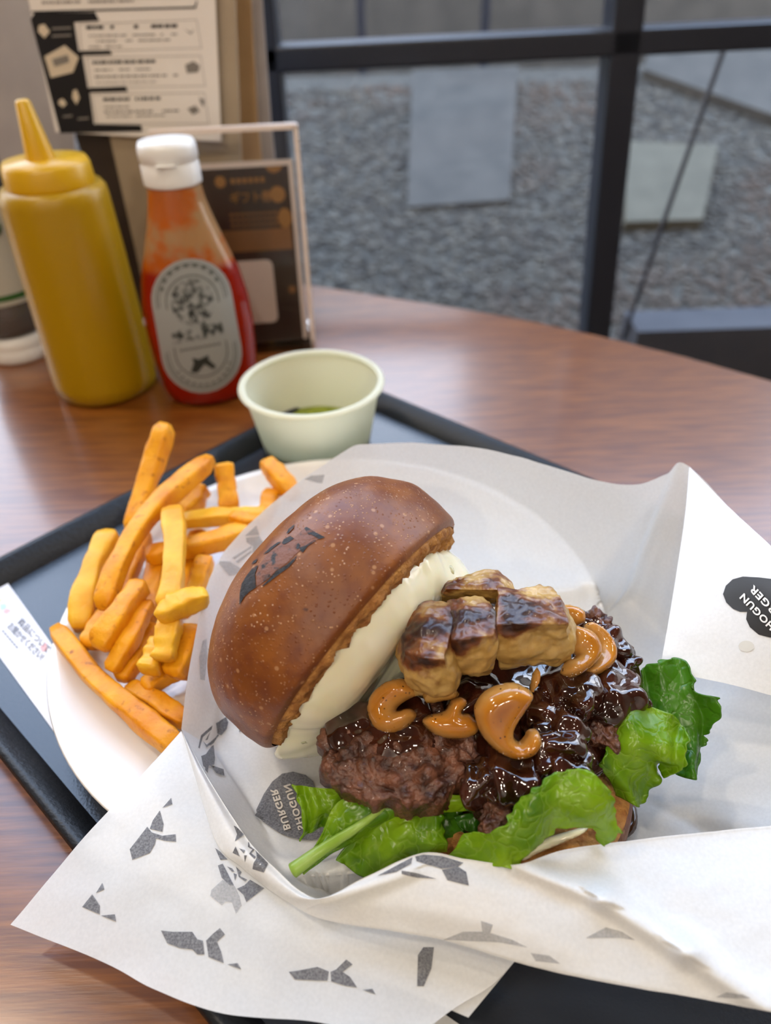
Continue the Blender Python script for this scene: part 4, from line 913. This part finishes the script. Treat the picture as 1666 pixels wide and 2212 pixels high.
def puff(name, outline, zc, nrm, thick, rnd, m, parent, step=9, bumpy=.0004, sd=0, cen=None, dome=0.0):
    """rounded slice: outline in photo pixels laid on a real plane, thickness along nrm"""
    cx_ = sum(p[0] for p in outline)/len(outline); cy_ = sum(p[1] for p in outline)/len(outline)
    if cen: cx_, cy_ = cen
    p0 = pm(cx_, cy_, zc); nrm = Vector(nrm).normalized()
    n = len(outline); P = [np.array(p, float) for p in outline]; sm = []
    for i in range(n):
        p0_, p1_, p2_, p3_ = P[i-1], P[i], P[(i+1) % n], P[(i+2) % n]
        for f in (0, .25, .5, .75): sm.append(tuple(.5*((2*p1_)+(-p0_+p2_)*f+(2*p0_-5*p1_+4*p2_-p3_)*f*f+(-p0_+3*p1_-3*p2_+p3_)*f**3)))
    V2, F2 = tri_poly(sm, step)
    B = np.array(sm); nb = len(B); A_ = B; Bn = np.roll(B, -1, 0)
    def dist(p):
        ap = np.array(p)-A_; ab = Bn-A_; t = np.clip((ap*ab).sum(1)/np.maximum((ab*ab).sum(1), 1e-9), 0, 1); return np.sqrt(((ap-ab*t[:, None])**2).sum(1)).min()
    up, dn = [], []
    dd = [dist(p) for p in V2]; dmx = max(dd)
    for p, d in zip(V2, dd):
        w = pplane(p[0], p[1], p0, nrm); t = min(d/rnd, 1); h = thick/2*math.sqrt(max(0, 1-(1-t)**2)) + dome*(d/dmx)**2
        nz = bumpy*noise.noise(w*110+Vector((sd, 0, 0)))*t
        up.append(w+nrm*(h+nz)); dn.append(w-nrm*h)
    N_ = len(V2); F = [tuple(f) for f in F2]+[tuple(N_+i for i in reversed(f)) for f in F2]
    o = obj(name, up+dn, F, m, parent); ar = o.data.attributes.new('rim', 'FLOAT', 'POINT'); ar.data.foreach_set('value', [min(1, d/(rnd*1.7)) for d in dd]*2)
    bm = bmesh.new(); bm.from_mesh(o.data); bmesh.ops.remove_doubles(bm, verts=bm.verts, dist=1e-6); bmesh.ops.recalc_face_normals(bm, faces=bm.faces); bm.to_mesh(o.data); bm.free()
    o.data.polygons.foreach_set('use_smooth', [True]*len(o.data.polygons)); return o
# mushrooms
MU = [
 ('plump kidney shaped glazed mushroom slice at the left, touching the white sauce', [(795,1540),(800,1505),(830,1475),(865,1465),(890,1478),(900,1500),(880,1512),(862,1525),(858,1535),(885,1530),(900,1545),(880,1570),(845,1586),(812,1575)], 66, (-.25, -.55, .8), .013, 24),
 ('small curled glazed mushroom slice beside the claw shaped one', [(912,1560),(925,1545),(960,1535),(975,1510),(1000,1505),(1010,1520),(998,1540),(1015,1542),(1032,1560),(1034,1580),(1012,1594),(970,1596),(935,1585)], 64, (0, -.6, .8), .012, 18),
 ('large claw shaped glazed mushroom slice at the front centre', [(1026,1522),(1055,1488),(1110,1474),(1150,1496),(1146,1518),(1126,1548),(1112,1572),(1110,1592),(1122,1602),(1132,1592),(1140,1578),(1156,1574),(1167,1586),(1168,1610),(1150,1632),(1112,1640),(1072,1622),(1042,1590),(1028,1555)], 68, (.05, -.75, .65), .012, 20),
 ('rounded glazed mushroom slice pressed against the right foie gras block', [(1215,1455),(1222,1430),(1245,1415),(1232,1400),(1225,1360),(1240,1352),(1275,1365),(1294,1395),(1290,1425),(1265,1450),(1240,1464)], 70, (.35, -.5, .8), .013, 22),
 ('orange crescent mushroom slice furthest right, tucked behind another slice', [(1270,1345),(1300,1362),(1322,1395),(1325,1425),(1308,1450),(1275,1462),(1262,1450),(1285,1425),(1290,1395),(1272,1365)], 65, (.45, -.4, .8), .012, 18),
 ('brown mushroom slice at the back behind the right foie gras block', [(1195,1320),(1205,1308),(1235,1308),(1262,1322),(1264,1345),(1240,1352),(1225,1340),(1210,1350)], 68, (.2, -.4, .9), .008, 16),
 ('thin sliver of mushroom standing between the claw slice and the foie gras', [(1146,1490),(1150,1462),(1160,1442),(1166,1455),(1162,1478),(1150,1496)], 68, (.3, -.7, .6), .006, 9)]
for k, (lb, ol, zc, nr, th, rn) in enumerate(MU):
    o = puff('mushroom_slice', ol, zc, nr, th, rn*1.7, m_mush, None, 6, sd=k*5); tag(o, lb, 'mushroom', 'glazed mushroom slices')
# foie gras chunks
def chunk(name, C8_, m, parent=None, rnd=.45, amp=.0012, sd=0, sub=26):
    C8_ = [pm(*c) for c in C8_]      # bottom: front-left, front-right, back-right, back-left ; top: the same
    V, idx, F = [], {}, []
    def add(u, v, w):
        key = (round(u, 5), round(v, 5), round(w, 5))
        if key in idx: return idx[key]
        d = Vector((u, v, w)); s = d.normalized()*(1.22); e = d.lerp(s, rnd)
        a, b, c = (e.x+1)/2, (e.y+1)/2, (e.z+1)/2
        p = Vector((0, 0, 0))
        for i, (ca, cb) in enumerate(((0, 0), (1, 0), (1, 1), (0, 1))):
            wx = (a if ca else 1-a)*(b if cb else 1-b); p += C8_[i]*(wx*(1-c))+C8_[4+i]*(wx*c)
        q = p*70+Vector((sd*3.3, 0, 0)); nn = d.normalized()
        p += nn*(amp*1.6*noise.noise(q)+amp*.8*noise.noise(q*2.7)+amp*.35*noise.noise(q*7))
        idx[key] = len(V); V.append(p); return idx[key]
    g = [2*i/sub-1 for i in range(sub+1)]
    for ax in range(3):
        for s in (-1, 1):
            for i in range(sub):
                for j in range(sub):
                    q = []
                    for a_, b_ in ((g[i], g[j]), (g[i+1], g[j]), (g[i+1], g[j+1]), (g[i], g[j+1])):
                        t = [0, 0, 0]; t[ax] = s; t[(ax+1) % 3] = a_; t[(ax+2) % 3] = b_; q.append(add(*t))
                    F.append(tuple(q) if s > 0 else tuple(reversed(q)))
    return fix_normals(obj(name, V, F, m, parent))
FG = [
 ('seared foie gras lobe at the left, leaning against the white sauce', [(890,1528,66),(985,1515,66),(1000,1410,64),(860,1410,64),(858,1415,93),(965,1430,96),(985,1288,93),(872,1296,91)], .55),
 ('middle seared foie gras lobe with a charred tip and a pale rounded front', [(980,1478,69),(1068,1468,69),(1055,1390,67),(970,1395,67),(968,1385,96),(1072,1372,96),(1066,1280,93),(952,1278,93)], .55),
 ('squarish seared foie gras block at the right with a cut pale face', [(1078,1455,69),(1238,1436,67),(1250,1370,65),(1070,1370,67),(1062,1348,95),(1238,1348,93),(1200,1256,91),(1075,1264,93)], .33),
 ('small seared foie gras piece at the back below the bun tip', [(950,1310,76),(1100,1310,74),(1100,1270,72),(950,1270,74),(948,1272,92),(1105,1276,92),(1068,1230,90),(978,1234,90)], .55),
 ('pale pointed foie gras nub at the bottom of the left lobe', [(912,1528,67),(988,1516,67),(998,1500,65),(920,1490,65),(916,1502,73),(992,1500,75),(972,1468,75),(920,1460,75)], .75)]
for k, (lb, c8, rd_) in enumerate(FG):
    o = chunk('foie_gras', c8, m_foie if k < 4 else mat('pale_foie_gras', (.46, .28, .08), .2, col2=(.36, .18, .04), nscale=90, coat=.5, sss=.1), None, rd_,   .0016 if k < 4 else .0006, k, 40); tag(o, lb, 'foie gras', 'pieces of foie gras')
# sauce puddles
pd = puff('sauce_puddle', [(1290,1690),(1335,1690),(1372,1735),(1375,1790),(1340,1815),(1300,1800)], 16.5, (0, 0, 1), .0022, 10, m_sauceP, None, 8); tag(pd, 'dark brown sauce puddle on the paper right of the bottom bun', 'sauce')
mk = puff('sauce_smear', [(1125,1840),(1175,1812),(1240,1792),(1270,1785),(1262,1800),(1215,1822),(1160,1845),(1128,1862)], 37, (0, -.6, .8), .003, 8, m_tartar, None, 7); tag(mk, 'smear of cream sauce on the edge of the bottom bun', 'sauce')
# lettuce
def leaf(label, rows_, m, nu=70, nv=46, ruff=.0022, sd=0, jag=.0015, edges=('b',), extra=None):
    A_ = net(rows_, nu, nv); V = []
    for j in range(nv):
        for i in range(nu):
            x, y, z = A_[j, i]; v = pm(x, y, z); u, t = i/(nu-1), j/(nv-1)
            e = 0
            if 'b' in edges: e = max(e, t)
            if 't' in edges: e = max(e, 1-t)
            if 'r' in edges: e = max(e, u)
            if 'l' in edges: e = max(e, 1-u)
            a = ruff*(.25+.75*e**2); q = v*85+Vector((sd*4.1, 0, 0))
            dn_ = Vector((noise.noise(q), noise.noise(q+Vector((9, 0, 0))), noise.noise(q+Vector((0, 9, 0)))))
            v = v+dn_*a+Vector((0, 0, .0005*noise.noise(q*2.5)))+Vector((0, -.45, .6))*(ruff*.75*math.sin(u*19+sd*1.3+2.5*noise.noise(q*.5))*e*e)
            if e > .93:
                g = jag*noise.noise(q*4.5)*(e-.93)/.07; v = v+Vector((g, -g, g*.5))
            V.append(v)
    t = thing('lettuce_leaf', label, 'lettuce', min(V, key=lambda w: w.z))
    o = obj('leaf_blade', V, gridF(nu, nv), m, t); sl = o.modifiers.new('thick', 'SOLIDIFY'); sl.thickness = .0005; sl.offset = 0
    return t
leaf('small bright lettuce leaf at the far left over the heart mark', [[(748,1702,45),(690,1702,47),(630,1690,49)], [(768,1745,42),(700,1745,44),(652,1748,44)], [(735,1795,35),(690,1790,35),(656,1815,35)]], m_leafB, sd=1, edges=('r', 'b'))
t = leaf('long lettuce leaf with a pale stem pointing down left', [[(1000,1718,49),(1010,1735,46),(1010,1750,43)], [(860,1712,49),(885,1738,48),(885,1762,42)], [(735,1730,47),(772,1785,45),(800,1800,38)], [(695,1812,39),(712,1828,38),(722,1840,34)], [(640,1866,33),(645,1878,33),(652,1886,31)]], m_leafB, sd=2, ruff=.0014, jag=.0005)
V, F = tube([pm(830,1745,48), pm(770,1788,46), pm(705,1830,38), pm(632,1880,33)], lambda s: .0008+.0017*s, 14, 0, .12); obj('stem', V, F, m_stem, t)
leaf('broad shaded lettuce leaf hanging at the front centre', [[(770,1738,42),(830,1722,44),(900,1732,45),(955,1755,44)], [(768,1800,38),(835,1800,42),(900,1805,43),(962,1830,40)], [(735,1862,31),(800,1898,29),(880,1884,31),(960,1862,33)]], m_leafB, sd=3, edges=('b', 'r'))
leaf('folded bright lettuce leaf at the front right above the bottom bun', [[(1000,1806,50),(1070,1792,56),(1130,1718,64),(1210,1664,68),(1295,1682,66),(1345,1795,50)], [(985,1832,46),(1080,1830,52),(1122,1785,58),(1200,1740,62),(1280,1765,58),(1330,1812,46)], [(962,1860,40),(1072,1872,46),(1124,1868,46),(1190,1795,52),(1262,1795,50),(1312,1825,44)]], m_leafB, nu=110, sd=4, edges=('t', 'b'))
leaf('bright ruffled lettuce leaf right of the glazed patty', [[(1296,1648,50),(1330,1585,55),(1395,1525,59),(1450,1530,58),(1482,1585,55)], [(1295,1658,47),(1345,1632,51),(1400,1618,53),(1440,1640,51),(1478,1655,48)], [(1338,1722,37),(1378,1732,35),(1424,1690,38),(1425,1655,42),(1440,1690,40)]], m_leafB, nu=90, sd=5, edges=('t', 'b', 'r'), ruff=.003)
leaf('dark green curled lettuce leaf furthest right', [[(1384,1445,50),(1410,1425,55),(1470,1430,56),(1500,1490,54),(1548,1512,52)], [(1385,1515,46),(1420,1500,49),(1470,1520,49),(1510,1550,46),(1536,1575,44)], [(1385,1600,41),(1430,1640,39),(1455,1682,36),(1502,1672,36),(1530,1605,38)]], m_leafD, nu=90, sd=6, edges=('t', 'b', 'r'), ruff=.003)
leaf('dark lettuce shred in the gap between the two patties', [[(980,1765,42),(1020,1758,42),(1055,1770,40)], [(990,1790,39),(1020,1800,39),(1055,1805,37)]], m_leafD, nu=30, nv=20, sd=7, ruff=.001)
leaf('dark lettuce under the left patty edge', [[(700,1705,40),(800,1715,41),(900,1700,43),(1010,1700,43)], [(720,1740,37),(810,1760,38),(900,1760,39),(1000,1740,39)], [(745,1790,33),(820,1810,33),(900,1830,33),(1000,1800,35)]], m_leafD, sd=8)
leaf('tiny green lettuce tip showing at the back right of the burger', [[(1322,1400,52),(1338,1388,54)], [(1325,1412,52),(1342,1408,53)]], m_leafD, nu=12, nv=10, sd=9, ruff=.0004)
#@@FRIES
# ------------------------------------------------------------------ fries on the plate
FR = [
 ('tall fry leaning up at the back, its tip highest of all', [(359,915,66),(322,1030,46),(284,1150,30)], 43, 0),
 ('longest fry lying across the top of the pile', [(455,990,58),(324,1110,52),(259,1213,46),(222,1315,38)], 47, 0),
 ('short upright fry beside the highlight on the plate', [(481,1003,46),(490,1050,38),(499,1104,30)], 44, 0),
 ('stubby fry behind the longest fry', [(432,1050,36),(415,1085,32),(380,1125,28)], 50, 0),
 ('horizontal fry across the middle of the pile', [(580,1112,36),(480,1116,37),(388,1126,38)], 36, 1),
 ('short fry tip crossing the horizontal fry', [(496,1114,41),(535,1125,39),(580,1128,37)], 30, 0),
 ('fry sloping right just below the horizontal one', [(560,1142,34),(440,1175,38),(315,1200,38)], 46, 0),
 ('vertical fry standing in front of the horizontal fries', [(374,1100,52),(378,1190,52),(365,1320,46)], 50, 1),
 ('broad pale fry at the left side of the pile', [(240,1150,38),(197,1240,34),(172,1360,26)], 50, 1),
 ('thick fry pointing down left with a dark end', [(305,1258,44),(258,1330,42),(212,1402,36)], 52, 0),
 ('slender fry parallel to the thick dark ended one', [(322,1300,38),(285,1375,36),(238,1450,30)], 40, 0),
 ('pale curved fry against the wrapper edge', [(450,1288,52),(400,1300,53),(368,1318,53),(345,1325,51)], 50, 1),
 ('short fry under the pale curved one', [(372,1330,46),(362,1380,44),(352,1428,40)], 52, 1),
 ('stub fry with its square cut end facing the camera', [(350,1385,36),(333,1420,36),(317,1452,35)], 52, 1),
 ('fry half hidden beside the wrapper at the lower right of the pile', [(425,1355,36),(400,1410,34),(372,1462,30)], 54, 0),
 ('long fry at the front edge of the plate', [(120,1357,26),(216,1475,26),(302,1548,25),(385,1615,25)], 50, 0),
 ('fry lying behind the long front one', [(278,1482,22),(340,1518,22),(405,1560,22)], 44, 0),
 ('fry sticking out at the back right above the wrapper', [(573,996,42),(602,1030,38),(640,1075,32)], 42, 0),
 ('fry stub beside the wrapper at the back right', [(592,1062,30),(580,1090,29),(570,1120,28)], 38, 0),
 ('upright fry piece in the gap near the wrapper', [(446,1205,36),(432,1245,34),(418,1290,30)], 40, 0),
 ('fry buried under the longest fry', [(310,1150,34),(280,1230,30),(250,1310,27)], 46, 0),
 ('brown fry buried in the middle of the pile', [(350,1190,31),(330,1260,29),(320,1340,27)], 46, 0),
 ('fry at the bottom left of the pile behind the thick one', [(255,1290,28),(215,1350,27),(190,1400,25)], 42, 0),
 ('fry buried beside the slender one', [(335,1350,28),(290,1420,26),(260,1470,24)], 44, 0),
 ('fry lying deep below the vertical fry', [(430,1150,27),(410,1230,27),(395,1330,27)], 46, 0),
 ('fry at the bottom near the wrapper', [(440,1420,24),(370,1450,24),(310,1490,23)], 44, 0)]
for k, (lb, pts, w, pale) in enumerate(FR):
    P = [pm(*p) for p in pts]; d_ = (P[len(P)//2]-CAMP).dot(_fw); r = w/2*d_/FPX*.94
    def rad(s, r=r, k=k): 
        e = min(s, 1-s); return r*(.55+.45*min(1, e/.07)**.5)*(1+.08*math.sin(7*s+k))
    V, F = tube(P, rad, 20, .88, .18, k, .92); o = obj('french_fry', V, F, m_fryP if pale else m_fry); tag(o, lb, 'fry', 'french fries on the plate')
